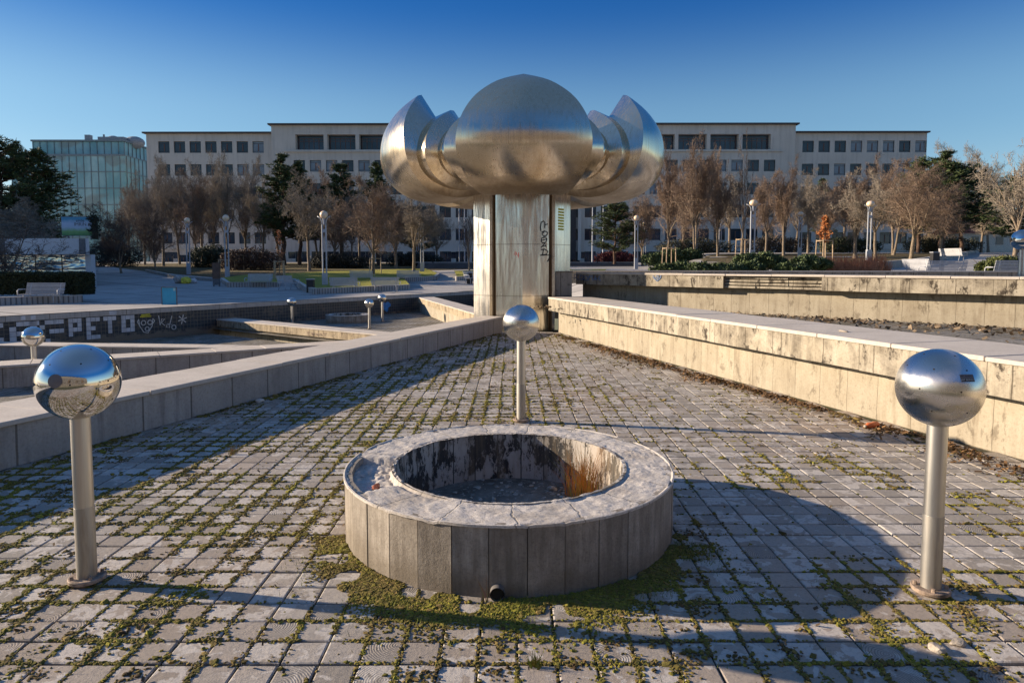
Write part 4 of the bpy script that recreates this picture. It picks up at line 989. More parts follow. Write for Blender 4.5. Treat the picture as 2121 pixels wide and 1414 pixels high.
for k, (px0, py0, s_) in enumerate([(1100, 1007, .022), (1143, 1015, .045), (1190, 1010, .05), (1023, 1035, .028), (1060, 1020, .02)]):
    p_ = onz(px0, py0, .03); rock('rubble', ['small pale lump of rubble at the back of the basin floor', 'flat lump of rubble in the middle of the basin floor', 'large lump of rubble by the dry grass in the basin', 'pale wrapper like flake on the basin floor front', 'tiny crumb of rubble on the basin floor'][k], 'rubble', p_, (s_, s_ * .7, s_ * .5), M['stone'], 10 + k)
# crushed orange cup by the cream wall
p_ = onz(1806, 886); r_ = thing('crushed_cup', 'crushed faded orange plastic bottle by the cream wall', 'bottle', (p_.x, p_.y, .03), R(25))
mb = MB(); 
for k, (x0, ra) in enumerate([(-.085, .012), (-.07, .03), (-.04, .034), (0, .028), (.04, .035), (.07, .03)]): pass
mb.tube([(-.10, .0, 0), (-.085, 0, 0), (-.06, .004, 0), (-.02, -.004, .002), (.03, .004, 0), (.075, 0, .003), (.08, 0, .003)], [.011, .013, .032, .029, .035, .033, .02], 14); mb.build('bottle_body', M['orange'], r_, True)
mb = MB(); mb.tube([(-.118, 0, 0), (-.098, 0, 0)], .014, 12); mb.build('cap', M['stone'], r_, True)
ND = 420; a_r = RNG.uniform(0, 6.28, ND); r_r = .74 * RNG.uniform(0, 1, ND) ** .42; tn_ = RNG.uniform(.3, 1, (ND, 1)) * np.array([.50, .46, .40]); o = lumps('debris', np.stack([-.02 + r_r * np.cos(a_r), 4.4 + r_r * np.sin(a_r), np.full(ND, .033)], -1), .004 + RNG.gamma(1.5, .005, ND), RNG.uniform(.3, .8, ND), np.concatenate([tn_, np.ones((ND, 1))], 1), M['leaf']); o['kind'] = 'stuff'
# dry grass in the basin
def grass_tuft(label, loc, n_, h_, spread, cols, name='grass_tuft', cat='grass'):
    vs, fs, tn = [], [], []
    for k in range(n_):
        a = random.uniform(0, 6.28); rr = random.uniform(0, spread); x0, y0 = rr * math.cos(a), rr * math.sin(a); hh = h_ * random.uniform(.5, 1.1); bend = random.gauss(0, .3); b2 = random.gauss(0, .3); w = .0022
        base = len(vs); c_ = [k_ * random.uniform(.7, 1.3) for k_ in cols]
        for i in range(4):
            t_ = i / 3; ww = w * (1 - t_ * .85); xx, yy, zz = x0 + bend * hh * t_ * t_, y0 + b2 * hh * t_ * t_, hh * t_
            vs += [(xx - ww, yy, zz), (xx + ww, yy + ww * .5, zz)]; tn += [c_ + [1]] * 2
        for i in range(3): fs.append((base + 2 * i, base + 2 * i + 1, base + 2 * i + 3, base + 2 * i + 2))
    o = mesh_np(name, vs, fs, 4, M['leaf'], tint=tn); o.location = loc; return tag(o, label, cat)
p_ = onz(1240, 985, .03); grass_tuft('dry orange grass tuft growing inside the round basin', (.52, 4.78, .03), 190, .34, .13, [.46, .25, .06])
p_ = onz(1007, 1240, 0); grass_tuft('dry weed stalk beside the drain pipe', (p_.x, p_.y - .02, 0), 5, .16, .02, [.22, .15, .08], 'dry_weed', 'weed')
p_ = onz(482, 940); grass_tuft('small dry grass tuft on the tiles left of the basin', (p_.x, p_.y, 0), 40, .09, .04, [.30, .22, .08])
p_ = onz(1110, 1380); grass_tuft('green grass tuft sprouting between the front tiles', (p_.x, p_.y, 0), 50, .06, .03, [.16, .17, .02])

# ------------------------------------------------------------------ buildings
def facade(mb, x0, x1, z0, z1, y, holes, depth=.35):
    """wall plane at y facing -Y with real recesses; holes = (xa,xb,za,zb)"""
    xs = sorted(set([x0, x1] + [v_ for h in holes for v_ in h[:2]])); zs = sorted(set([z0, z1] + [v_ for h in holes for v_ in h[2:4]]))
    for i in range(len(xs) - 1):
        for j in range(len(zs) - 1):
            cx_, cz_ = (xs[i] + xs[i + 1]) / 2, (zs[j] + zs[j + 1]) / 2
            if any(h[0] < cx_ < h[1] and h[2] < cz_ < h[3] for h in holes): continue
            mb.add([(xs[i], y, zs[j]), (xs[i + 1], y, zs[j]), (xs[i + 1], y, zs[j + 1]), (xs[i], y, zs[j + 1])], [(0, 1, 2, 3)])
    for h in holes:
        d_ = h[4] if len(h) > 4 else depth
        a, b, c, e = h[:4]; Y = y + d_
        mb.add([(a, y, c), (b, y, c), (b, Y, c), (a, Y, c)], [(0, 1, 2, 3)]); mb.add([(a, y, e), (a, Y, e), (b, Y, e), (b, y, e)], [(0, 1, 2, 3)])
        mb.add([(a, y, c), (a, Y, c), (a, Y, e), (a, y, e)], [(0, 1, 2, 3)]); mb.add([(b, y, c), (b, y, e), (b, Y, e), (b, Y, c)], [(0, 1, 2, 3)])
n = NT('pale_render'); v = n.coord()
c = n.mix(n.ramp(n.noise(v, .25, 6, .65), [(.35, 0.0), (.65, 1.0)]), (.56, .505, .43), (.63, .57, .495))
c = n.mix(n.math('MULTIPLY', n.ramp(n.noise(n.coord('Object', (1.6, 1.6, .16)), 1.0, 6, .7), [(.48, 0.0), (.68, 1.0)]), .4), c, (.33, .29, .245))
M['render'] = n.fin(c, .9)
M['glass_dark'] = plain('window_glass', (.035, .05, .07), .06, var=.6, scale=.15)
M['rustframe'] = plain('rust_brown_frame', (.16, .075, .05), .6); M['darkframe'] = plain('dark_window_frame', (.05, .042, .04), .6)
M['roofmetal'] = plain('dark_eaves', (.07, .055, .05), .7)
BX0, BX1 = -62.0, 69.5
BY = 113.0
bld = thing('office_building', 'long pale five storey office building with a taller middle block behind the bare trees', 'building', (4, BY, 2.0), R(-.3))
def bx(px): return (px - CX) / F_PX * BY - 4.0
def bz(py): return CAM_H + (YH - py) / F_PX * BY - 2.0
WL, ML, MR, WR = bx(311), bx(571), bx(1634), bx(1902)
ZW, ZM = bz(281), bz(266)
winspec = []   # x, ztop, w, h
FLOOR = 3.82; HW = 1.92; WW = 1.92
zr = [bz(296.5) - FLOOR * k for k in range(6)]
for k in range(6):
    for q in range(8): winspec.append((bx(335) + q * 2.66, zr[k], WW, HW, k))
    for q in range(8): winspec.append((bx(1652) + q * 2.70, zr[k], WW, HW, k))
    if k >= 1:
        for q in range(30):
            x_ = bx(592) + 1.5 + q * 2.72
            winspec.append((x_ + .4, bz(336) - FLOOR * (k - 1), WW, HW, k))
base = [(bx(340) + q * 2.66 * 1.5, bz(522), 2.3, 1.1, 7) for q in range(5)] + [(bx(600) + q * 5.4, bz(522), 2.3, 1.1, 7) for q in range(15)] + [(bx(1660) + q * 5.4, bz(522), 2.3, 1.1, 7) for q in range(4)]
log = []; lx0, lx1 = bx(616), bx(1588); nb = 15; lw = (lx1 - lx0) / nb
for q in range(nb): log.append((lx0 + q * lw + .3, lx0 + (q + 1) * lw - .3, bz(315), bz(284.5), 1.1))
def holes_of(lst): return [(x_, x_ + w_, zt - h_, zt) for x_, zt, w_, h_, k in lst]
allw = winspec + base
mbw = MB()
lw_ = [q for q in allw if q[0] + q[2] < ML]; rw_ = [q for q in allw if q[0] > MR]; mw_ = [q for q in allw if ML < q[0] and q[0] + q[2] < MR]
facade(mbw, WL, ML, -2, ZW, 0.0, holes_of(lw_)); facade(mbw, MR, WR, -2, ZW, 0.0, holes_of(rw_)); facade(mbw, ML, MR, -2, ZM, -.7, holes_of(mw_) + log)
for xa, ya, yb, zt in ((WL, 0, 16, ZW), (WR, 0, 16, ZW)): mbw.add([(xa, ya, -2), (xa, yb, -2), (xa, yb, zt), (xa, ya, zt)], [(0, 1, 2, 3)])
for xa in (ML, MR): mbw.add([(xa, -.7, -2), (xa, 16, -2), (xa, 16, ZM), (xa, -.7, ZM)], [(0, 1, 2, 3)])
mbw.add([(WL, 16, -2), (WR, 16, -2), (WR, 16, ZW), (WL, 16, ZW)], [(0, 1, 2, 3)])
mbw.build('wall', M['render'], bld)
mb = MB()
for xa, xb, z_, y_ in ((WL - .45, ML - .01, ZW, -.5), (MR + .01, WR + .45, ZW, -.5), (ML - .45, MR + .45, ZM, -1.2)):
    mb.box(((xa + xb) / 2, (y_ + 16.5) / 2, z_ + .12), (xb - xa, 16.5 - y_, .24))
mb.build('roof', M['roofmetal'], bld)
mb = MB(); mb.box(((ML + MR) / 2, -.78, bz(318.5)), (lx1 - lx0 + 3.2, .32, .22)); mb.box(((WL + WR) / 2, -.08, bz(515)), (WR - WL, .2, .25)); mb.build('sill_band', M['render'], bld)
mb = MB(); mb.box((bx(930), 5, ZM + .9), (2.2, 2, 1.6)); mb.box((bx(935), 5, ZM + 1.85), (1.2, 1.4, .3)); mb.build('chimney', M['roofmetal'], bld)
# windows: frame + pane, shared data, the best seen ones as parts
def window_mesh():
    fr, pn = MB(), MB(); w, h = WW, HW
    for z_ in (.03, h - .03): fr.box((w / 2, 0, z_), (w, .07, .06))
    for x_ in (.03, w - .03): fr.box((x_, .004, h / 2), (.06, .07, h - .12))
    fr.box((w / 2, .002, h * .82), (w - .12, .06, .05)); fr.box((w / 2, .002, h * .14), (w - .12, .06, .04))
    fr.box((w / 2, -.012, h * .47), (.13, .07, h * .62), mi=1)
    pn.add([(0, .02, 0), (w, .02, 0), (w, .02, h), (0, .02, h)], [(0, 1, 2, 3)])
    return fr, pn
fr, pn = window_mesh()
fr0 = fr.build('window', [M['darkframe'], M['rustframe']], bld); pn0 = pn.build('pane', M['glass_dark'], fr0)
rank = sorted(winspec, key=lambda q: (q[4], abs(q[0])))
M['blind'] = plain('window_blind', (.20, .235, .27), .25, var=.2, scale=.4); pn1 = pn0.data.copy(); pn1.materials.clear(); pn1.materials.append(M['blind'])
first = True; rest_f, rest_p = MB(), MB(); cnt = 0
for x_, zt, w_, h_, k in rank:
    yy = .2 if (x_ < ML or x_ > MR) else -.5
    if cnt < 85:
        o = fr0 if first else fr0.copy()
        if not first:
            COL.objects.link(o); pc = pn0.copy(); COL.objects.link(pc); pc.parent = o
            if random.random() < .3: pc.data = pn1
        o.location = (x_, yy, zt - h_); first = False; cnt += 1
    else:
        fr, pn = window_mesh()
        for src in (fr,): rest_f.add([(p[0] + x_, p[1] + yy, p[2] + zt - h_) for p in src.v], src.f)
        for fi in range(len(fr.f)): rest_f.mi[len(rest_f.mi) - len(fr.f) + fi] = fr.mi[fi]
        rest_p.add([(p[0] + x_, p[1] + yy, p[2] + zt - h_) for p in pn.v], pn.f)
rf_ = rest_f.build('window_frames', [M['darkframe'], M['rustframe']], bld); rf_['kind'] = 'stuff'
bp = MB()
for x_, zt, w_, h_, k in base:
    yy = .2 if (x_ < ML or x_ > MR) else -.5
    bp.add([(x_, yy, zt - h_), (x_ + w_, yy, zt - h_), (x_ + w_, yy, zt), (x_, yy, zt)], [(0, 1, 2, 3)])
rest_p.add(bp.v, bp.f); o = rest_p.build('panes', M['glass_dark'], bld); o['kind'] = 'stuff'
for (xa, xb, za, zb, dd__) in log:
    mb = MB(); 
    for q in range(6): mb.box((xa + .25 + (xb - xa - .5) * q / 5, .39, (za + zb) / 2 - .2), (.08, .08, zb - za - .5))
    for z_ in (za + .1, zb - .52, zb - .95): mb.box(((xa + xb) / 2, .395, z_), (xb - xa - .4, .07, .08))
    lf = mb.build('loggia_window', M['rustframe'], bld)
    mb = MB(); mb.add([(xa, .4, za), (xb, .4, za), (xb, .4, zb), (xa, .4, zb)], [(0, 1, 2, 3)]); mb.build('pane', M['glass_dark'], lf)
# dark entrance slab at the middle
mb = MB(); mb.box((bx(1176), -.9, bz(480)), (2.4, .35, 9.6)); mb.build('entrance_door', M['darkframe'], bld)
for q in (-1.6, 1.6):
    mb = MB(); mb.box((bx(1178) + q, -1.2, bz(480)), (.5, .8, 9.8)); mb.build('pilaster', M['render'], bld)

# glass block on the left
n = NT('teal_glass'); v = n.coord()
c = n.mix(n.ramp(n.noise(n.coord('Object', (.5, .5, .3)), .35, 5, .6), [(.4, 0.0), (.62, 1.0)]), (.15, .33, .36), (.33, .51, .52))
c = n.mix(n.math('MULTIPLY', n.ramp(n.noise(n.coord('Object', (.22, .22, .31)), .6, 2, .5), [(.55, 0.0), (.6, 1.0)]), .5), c, (.20, .17, .13))
M['tealglass'] = n.fin(c, .12); M['mull'] = plain('steel_mullion', (.16, .21, .23), .5)
M['glassroof'] = plain('roof_unit_grey', (.25, .27, .29), .6)
gb = thing('glass_building', 'teal glass curtain wall office block with a set back top floor and roof units', 'building', (-74, 125, 2.4))
def gx(px): return (px - CX) / F_PX * 125 + 74
def gz(py): return CAM_H + (YH - py) / F_PX * 125 - 2.4
X0, X1, XM = gx(-60), gx(268), gx(36)
mb = MB(); mb.box(((XM + X1) / 2, 14, gz(325) / 2), (X1 - XM, 28, gz(325))); mb.box(((gx(66) + gx(254)) / 2, 15, (gz(325) + gz(294)) / 2), (gx(254) - gx(66), 26, gz(294) - gz(325))); gbody = mb.build('glass_wall', M['tealglass'], gb)
mb = MB(); q = XM
while q < X1 + .1:
    mb.box((q, -.06, gz(325) / 2), (.07, .14, gz(325))); q += 1.35
for k in range(8): mb.box(((XM + X1) / 2, -.05, gz(325) - 3.05 * k), (X1 - XM, .13, .16 if k else .4))
q = gx(66)
while q < gx(254): mb.box((q, 1.93, (gz(325) + gz(294)) / 2), (.06, .14, gz(294) - gz(325))); q += 1.35
y_ = 0.5
while y_ < 28:
    mb.box((X1 + .06, y_, gz(325) / 2), (.14, .07, gz(325))); mb.box((gx(254) + .06, y_ + 1.6, (gz(325) + gz(294)) / 2), (.14, .07, gz(294) - gz(325))); y_ += 1.35
for k in range(8): mb.box((X1 + .05, 14, gz(325) - 3.05 * k), (.13, 28, .16))
mb.build('mullions', M['mull'], gb)
mb = MB(); mb.box(((gx(66) + gx(254)) / 2, 15, gz(293) + .1), (gx(254) - gx(66) + .5, 26.6, .3)); mb.build('roof', M['mull'], gb)
mb = MB(); mb.box((gx(167), 4.2, gz(288)), (1.0, .9, 2.2)); mb.build('chimney', M['glassroof'], gb)
mb = MB(); mb.box((gx(218), 5, gz(291)), (5.0, 3, 1.9)); mb.sphere((gx(214), 5, gz(284)), 1.1, 16, 10, (1.1, 1, .7)); mb.box((gx(194), 5, gz(287)), (.25, .25, 2.6)); mb.build('roof_unit', M['glassroof'], gb)
mb = MB(); mb.sphere((gx(252), 6, gz(288)), 1.5, 16, 10, (1.3, 1, .8)); mb.build('roof_unit', M['glassroof'], gb)
mb = MB()
for q in range(8): mb.box((gx(38) + q * .36, .3, gz(318.5)), (.05, .05, 1.1))
mb.box((gx(38) + 1.3, .3, gz(314)), (2.7, .06, .06)); mb.build('railing', M['mull'], gb)

# unseen block added left of the view, shaped to shade the left plaza
ab = thing('building_mass', 'unseen plain block added left of the plaza to shade it', 'building', (-82, 54, 0))
mb = MB(); mb.box((0, 0, 9.5), (14, 22, 19)); mb.box((0, 21, 7), (12, 20, 14)); mb.build('wall', M['render'], ab); mb = MB(); mb.box((0, 0, 19.2), (14.8, 22.8, .4)); mb.box((0, 21.2, 14.15), (12.6, 19.8, .3)); mb.build('roof', M['roofmetal'], ab)
mb = MB()
for k in range(5):
    for q in range(6): mb.box((7.02, -9.3 + q * 3.7, 2.5 + k * 3.4), (.06, 1.8, 1.7))
mb.build('windows', M['glass_dark'], ab)

rb = thing('building_mass', 'long ochre block behind the viewer seen only in the steel reflections', 'building', (8, -54, 0))
mb = MB(); mb.box((0, 0, 12), (120, 14, 24)); mb.build('wall', plain('ochre_render', (.38, .325, .26), .9, var=.1, scale=.3), rb); mb = MB(); mb.box((0, 0, 24.2), (121, 15, .4)); mb.build('roof', M['roofmetal'], rb)
mb = MB()
for k in range(5):
    for q in range(30): mb.box((-56 + q * 3.85, 7.02, 2.6 + k * 3.6), (1.9, .06, 1.8))
mb.build('windows', M['glass_dark'], rb)
# ------------------------------------------------------------------ kiosk with billboard
M['white_panel'] = plain('white_metal_panel', (.50, .52, .56), .5, var=.06); M['blue_grey'] = plain('dark_band', (.09, .10, .12), .5)
n = NT('wavy_mirror'); v = n.coord('Object', (.5, 1, 2.2)); M['wavy'] = n.fin((.62, .56, .48), .10, n.bump(n.noise(v, 1.1, 2, .5, .4), .6, .35), 1.0)
kx = lambda px: (px - CX) / F_PX * 47 + 31
ks = thing('kiosk', 'low white kiosk with wavy mirror panels and a deep white fascia behind the hedge', 'kiosk', (-31, 47, .12))
def kz(py): return CAM_H + (YH - py) / F_PX * 47 - .12
KL = kx(-160)
def shear(mb):
    mb.v = [(p[0] - .68 * (p[1] + .8), p[1], p[2]) for p in mb.v]; return mb
mb = MB(); mb.box(((KL + kx(186)) / 2, 4, kz(527) / 2), (kx(186) - KL, 7.4, kz(527) - .02)); shear(mb).build('core_wall', M['w_old'], ks)
mb = MB(); mb.box(((KL + kx(203)) / 2, 3.5, (kz(527) + kz(495)) / 2), (kx(203) - KL, 8.6, kz(495) - kz(527))); shear(mb).build('fascia', M['white_panel'], ks)
mb = MB(); mb.box(((kx(183) + kx(195)) / 2, -.82, (kz(527) + kz(495)) / 2), (kx(195) - kx(183), .06, kz(495) - kz(527) - .03)); mb.box(((kx(18) + kx(32)) / 2, -.82, (kz(527) + kz(495)) / 2), (kx(32) - kx(18), .06, kz(495) - kz(527) - .03)); mb.build('fascia_band', M['blue_grey'], ks)
xs_ = [-110, -60, 10, 72, 127, 178]
for i in range(5):
    mb = MB(); a_, b_ = kx(xs_[i]) + .04, kx(xs_[i + 1]) - .04; mb.box(((a_ + b_) / 2, .2, (kz(527) + .22) / 2), (b_ - a_, .08, kz(527) - .24)); mb.build('mirror_panel', M['wavy'], ks)
mb = MB(); mb.box(((kx(178.5) + kx(190)) / 2, .25, kz(527) / 2), (kx(190) - kx(178.5), .5, kz(527) - .02)); mb.build('corner_column', M['white_panel'], ks)
n = NT('poster_print'); v = n.coord(); sx = n.n('SeparateXYZ'); n.l(v, sx.inputs[0])
zc = n.math('ADD', n.math('MULTIPLY', sx.outputs[2], .75), n.math('MULTIPLY', n.noise(v, 3, 4), .25))
c = n.ramp(zc, [(.12, (.03, .16, .06)), (.35, (.12, .30, .10)), (.55, (.30, .42, .55)), (.8, (.33, .45, .62)), (1.0, (.04, .25, .42))]); M['poster'] = n.fin(c, .5)
r_ = thing('billboard', 'blue and green billboard with dark hand lettering on the kiosk roof', 'billboard', (-31 + kx(113), 48, .12 + kz(487)))
mb = MB(); bw = (183 - 113) / F_PX * 48; bh = 38 / F_PX * 48; mb.box((bw / 2, .06, bh / 2), (bw + .06, .10, bh + .06)); mb.build('frame', M['blue_grey'], r_)
mb = MB(); mb.add([(0, 0, 0), (bw, 0, 0), (bw, 0, bh), (0, 0, bh)], [(0, 1, 2, 3)]); ps = mb.build('poster', M['poster'], r_)
for txt, xx, zz, sz in (('smile', .62, .80, .30), ('IMRIN', .66, .60, .34)):
    vs, fs = text_mesh(txt, sz); mb = MB(); mb.add([(bw * .55 + a_ , -.006, bh * zz + b2) for a_, b2, _ in vs], fs); mb.build('lettering', M['black_p'], ps)
mb = MB(); mb.box((.4, .1, -.15), (.08, .08, .3)); mb.box((bw - .4, .1, -.15), (.08, .08, .3)); mb.build('legs', M['blue_grey'], r_)

# ------------------------------------------------------------------ street lamps
M['lampgrey'] = plain('lamp_grey_paint', (.36, .38, .42), .4, var=.08); M['globe'] = NT('opal_globe').fin((.80, .62, .44), .3)
M['globe'].node_tree.nodes['Principled BSDF'].inputs['Subsurface Weight'].default_value = .5
M['globe'].node_tree.nodes['Principled BSDF'].inputs['Subsurface Radius'].default_value = (.2, .12, .06)
def make_lamp():
    rt = thing('street_lamp', 'x', 'street lamp', (0, 0, 0), 0, 'globe street lamps on the plaza')
    mb = MB(); mb.tube([(-.13, 0, 0), (-.13, 0, 4.35)], .05, 10); mb.tube([(.13, 0, 0), (.13, 0, 4.35)], .05, 10); mb.box((0, 0, 3.95), (.3, .06, .22)); mb.build('pole', M['lampgrey'], rt, True, sharp=40)
    mb = MB(); mb.box((0, 0, .55), (.34, .2, 1.1)); mb.build('base_box', M['lampgrey'], rt)
    for sg in (-1, 1):
        mb = MB(); mb.tube([(sg * .13, 0, 4.3), (sg * .15, 0, 4.6), (sg * .26, 0, 4.82), (sg * .46, 0, 4.92)], [.045, .04, .035, .03], 8); mb.build('arm', M['lampgrey'], rt, True)
    mb = MB(); mb.sphere((0, 0, 5.02), .265, 20, 14); mb.build('globe', M['globe'], rt, True)
    mb = MB(); mb.tube([(0, 0, 4.35), (0, 0, 4.78)], [.06, .09], 10); mb.build('globe_neck', M['lampgrey'], rt, True, sharp=40)
    return rt
lamp0 = make_lamp()
LAMPS = [(390, 62, 'street lamp at the far left lawn, before the bare trees', 5.02), (470, 54, 'street lamp beside the brown information post', 5.02), (672, 45, 'tall street lamp standing in the planter before the pines', 5.02), (874, 62, 'street lamp at the right end of the left lawn beside the column', 5.02), (865, 82, 'street lamp half hidden behind another left of the column', 5.02),
         (1317, 62, 'street lamp beside the stairs, right of the column', 4.75), (1334, 76, 'smaller far street lamp beside the stairs', 4.75), (1557, 45.7, 'tall street lamp behind the juniper bushes', 4.1), (1655, 64, 'street lamp left of the orange leaved young tree', 4.1), (1798, 47, 'tall street lamp behind the reddish shrubs on the right lawn', 4.1), (1490, 88, 'far street lamp among the bare trees on the right', 4.1)]
for i, (px, Y, lab, hh) in enumerate(LAMPS):
    p_ = foot(px, Y); s_ = hh / 5.02
    o = lamp0 if i == 0 else dup(lamp0, p_)
    o.location = p_; o['label'] = lab; o.scale = (1, 1, s_); o.rotation_euler = (0, 0, random.uniform(-.3, .3))

# ------------------------------------------------------------------ benches, planters, bins, signs
M['bench'] = plain('galvanised_bench', (.42, .43, .46), .45, var=.08)
def make_bench():
    rt = thing('bench', 'x', 'bench', (0, 0, 0), 0, 'slatted metal benches on the plaza'); L = 1.75
    mb = MB()
    for k in range(7): mb.box((0, -.05 - k * .065, .44), (L, .045, .03))
    mb.build('seat', M['bench'], rt)
    mb = MB()
    for k in range(8): mb.box((0, .02 + k * .018, .50 + k * .062), (L, .03, .045))
    mb.build('backrest', M['bench'], rt)
    for sg in (-1, 1):
        x_ = sg * (L / 2 - .2)
        mb = MB(); mb.tube([(x_, -.42, 0), (x_, -.40, .42), (x_, -.02, .43)], .022, 6); mb.tube([(x_, .12, 0), (x_, .0, .42), (x_, .15, .94)], .022, 6); mb.build('leg', M['bench'], rt, True)
        x2 = sg * (L / 2 + .03); mb = MB(); mb.tube([(x2, -.45, .42), (x2, -.44, .62), (x2, -.36, .67), (x2, .05, .67)], .024, 6); mb.build('armrest', M['bench'], rt, True)
    return rt
bench0 = make_bench()
BN = [(89, 30.3, 0, 'metal bench in front of the clipped hedge'), (537, 46.6, 0, 'metal bench against the left planter, facing the viewer'), (591, 44.2, 75, 'metal bench seen from its end beside the planter corner'), (711, 41.5, 180, 'metal bench seen from behind at the front planter, left of two'), (797, 42, 180, 'metal bench seen from behind at the front planter, right of two'), (748, 50.5, 180, 'far metal bench half hidden behind the front benches'), (845, 51, 180, 'far metal bench by the lawn corner next to the column'), (975, 50, 60, 'bench end just left of the steel column'),
      (1958, 29, 180, 'sunlit bench behind the far right wall, seen from its back'), (2100, 28, 180, 'sunlit bench behind the far right wall at the picture edge'), (1900, 33, 100, 'bench seen from its end beside the right path wall'), (1968, 49, 110, 'bench along the rising right path')]
for i, (px, Y, rz, lab) in enumerate(BN):
    p_ = foot(px, Y); o = bench0 if i == 0 else dup(bench0, p_)
    o.location = p_; o.rotation_euler = (0, 0, R(rz)); o['label'] = lab
n = NT('ribbed_concrete'); v = n.coord('UV'); wv = n.n('TexWave', wave_type='BANDS', bands_direction='X'); wv.inputs['Scale'].default_value = 1.6; n.l(v, wv.inputs['Vector'])
c = n.mix(n.ramp(wv.outputs['Fac'], [(.1, 0.0), (.3, 1.0)]), (.15, .14, .135), (.36, .34, .325)); M['ribbed'] = n.fin(c, .85, n.bump(wv.outputs['Fac'], .8, .03))
def planter(label, pxs, h_=.36, th=.22, plain_=False, rx=None):
    P = [ground(*p) for p in pxs]; rt = thing('planter_wall', label, 'planter', P[0]); mb, cp = MB(), MB(); u = 0
    for i in range(len(P) - 1):
        a, b = P[i], P[i + 1]; L = (b - a).xy.length; d_ = (b - a).xy / L; q = Vector((-d_.y, d_.x)) * th
        if q.y < 0: q = -q
        o0 = P[0]
        for mbx, z0, z1, gr_ in ((mb, -.05, h_ - .03, 0), (cp, h_ - .03, h_, .015)):
            aa, bb = a.xy - d_ * gr_, b.xy + d_ * gr_
            q0 = -q.normalized() * gr_
            pts = [aa + q0, bb + q0, bb + q, aa + q]; zz = [a.z, b.z, b.z, a.z]
            c_ = [(p.x - o0.x, p.y - o0.y, z + z0 - o0.z) for p, z in zip(pts, zz)] + [(p.x - o0.x, p.y - o0.y, z + z1 - o0.z) for p, z in zip(pts, zz)]
            uv = [(u, 0, z0), (u + L, 0, z0), (u + L, th, z0), (u, th, z0), (u, 0, z1), (u + L, 0, z1), (u + L, th, z1), (u, th, z1)]
            mbx.hexa(c_, uv)
        u += L
    mb.build('ribbed_face', M['w_shade'] if plain_ else M['ribbed'], rt); cp.build('coping', M['coping'], rt); return rt
planter('ribbed planter wall under the clipped hedge', [(-60, 634), (160, 627), (150, 618)], .36)
planter('low ribbed planter wall left of the seen end bench', [(457, 585), (470, 595), (577, 594.5)])
planter('ribbed planter wall behind the two front benches', [(605, 586.5), (634, 606), (651, 609.5), (770, 604), (848, 600)])
planter('planter wall by the lawn corner next to the column', [(829, 585), (898, 580.5), (905, 574)])
planter('short planter wall glimpsed left of the column', [(945, 582), (985, 580)])
planter('plain kerb wall along the left lawn', [(300, 563), (365, 577), (448, 583)], .25, plain_=True)
planter('diagonal kerb wall beside the right path', [(1822, 558), (1898, 551), (1990, 532), (2040, 522)], .45, plain_=True)
# raised lawns behind the planters
def raised(pxs, dz, mat):
    return sheet('lawn', pxs, mat, dz)
raised([(459, 583), (471, 592.5), (577, 592.5), (585, 583), (560, 573.5), (500, 577)], .30, M['grass'])
raised([(607, 586), (635, 604), (653, 607), (770, 602), (848, 598), (836, 584), (898, 579), (905, 572), (882, 562.5), (700, 567), (585, 573.5)], .30, M['grass'])
raised([(946, 580), (985, 578.5), (985, 566), (940, 567)], .30, M['grass'])
# bins, info post, blue sign
M['binblack'] = plain('black_bin', (.018, .018, .02), .5)
def bin_(label, px, Y, s_=1.0):
    p_ = foot(px, Y); rt = thing('litter_bin', label, 'bin', p_); mb = MB(); mb.box((0, 0, .42 * s_), (.42 * s_, .34, .8 * s_)); mb.build('bin_body', M['binblack'], rt); mb = MB(); mb.box((0, 0, .85 * s_), (.46 * s_, .38, .05)); mb.build('lid', M['lampgrey'], rt)
bin_('black litter bin at the planter corner', 642, 41.2); bin_('small black litter bin left of the steel column', 972, 50.0); bin_('litter bin on the rising right path', 1935, 42)
p_ = foot(447, 47.5); rt = thing('information_post', 'tall dark brown information post on the left plaza', 'sign', p_)
mb = MB(); mb.box((0, 0, 1.12), (.52, .14, 1.15)); mb.build('upper_panel', plain('brown_panel', (.10, .055, .04), .5), rt); mb = MB(); mb.box((0, 0, .32), (.5, .12, .44)); mb.box((-.2, 0, .05), (.06, .1, .1)); mb.box((.2, 0, .05), (.06, .1, .1)); mb.build('lower_panel', M['blue_grey'], rt)
p_ = foot(348, 29.6); rt = thing('blue_sign', 'bright blue square sign board standing on the plaza edge', 'sign', p_)
mb = MB(); mb.box((0, 0, .38), (.62, .03, .76)); mb.build('panel', plain('cyan_board', (.02, .30, .52), .45, var=.1, scale=2), rt); mb = MB()
for x_ in (-.33, .33): mb.box((x_, 0, .38), (.035, .05, .80))
mb.box((0, 0, .775), (.69, .05, .03)); mb.build('frame', M['blue_grey'], rt)
mb = MB(); mb.add([(.20, -.018, .62), (.29, -.018, .62), (.29, -.018, .74), (.20, -.018, .74)], [(0, 1, 2, 3)]); mb.build('label_patch', plain('pale_patch', (.25, .45, .5), .5), rt)
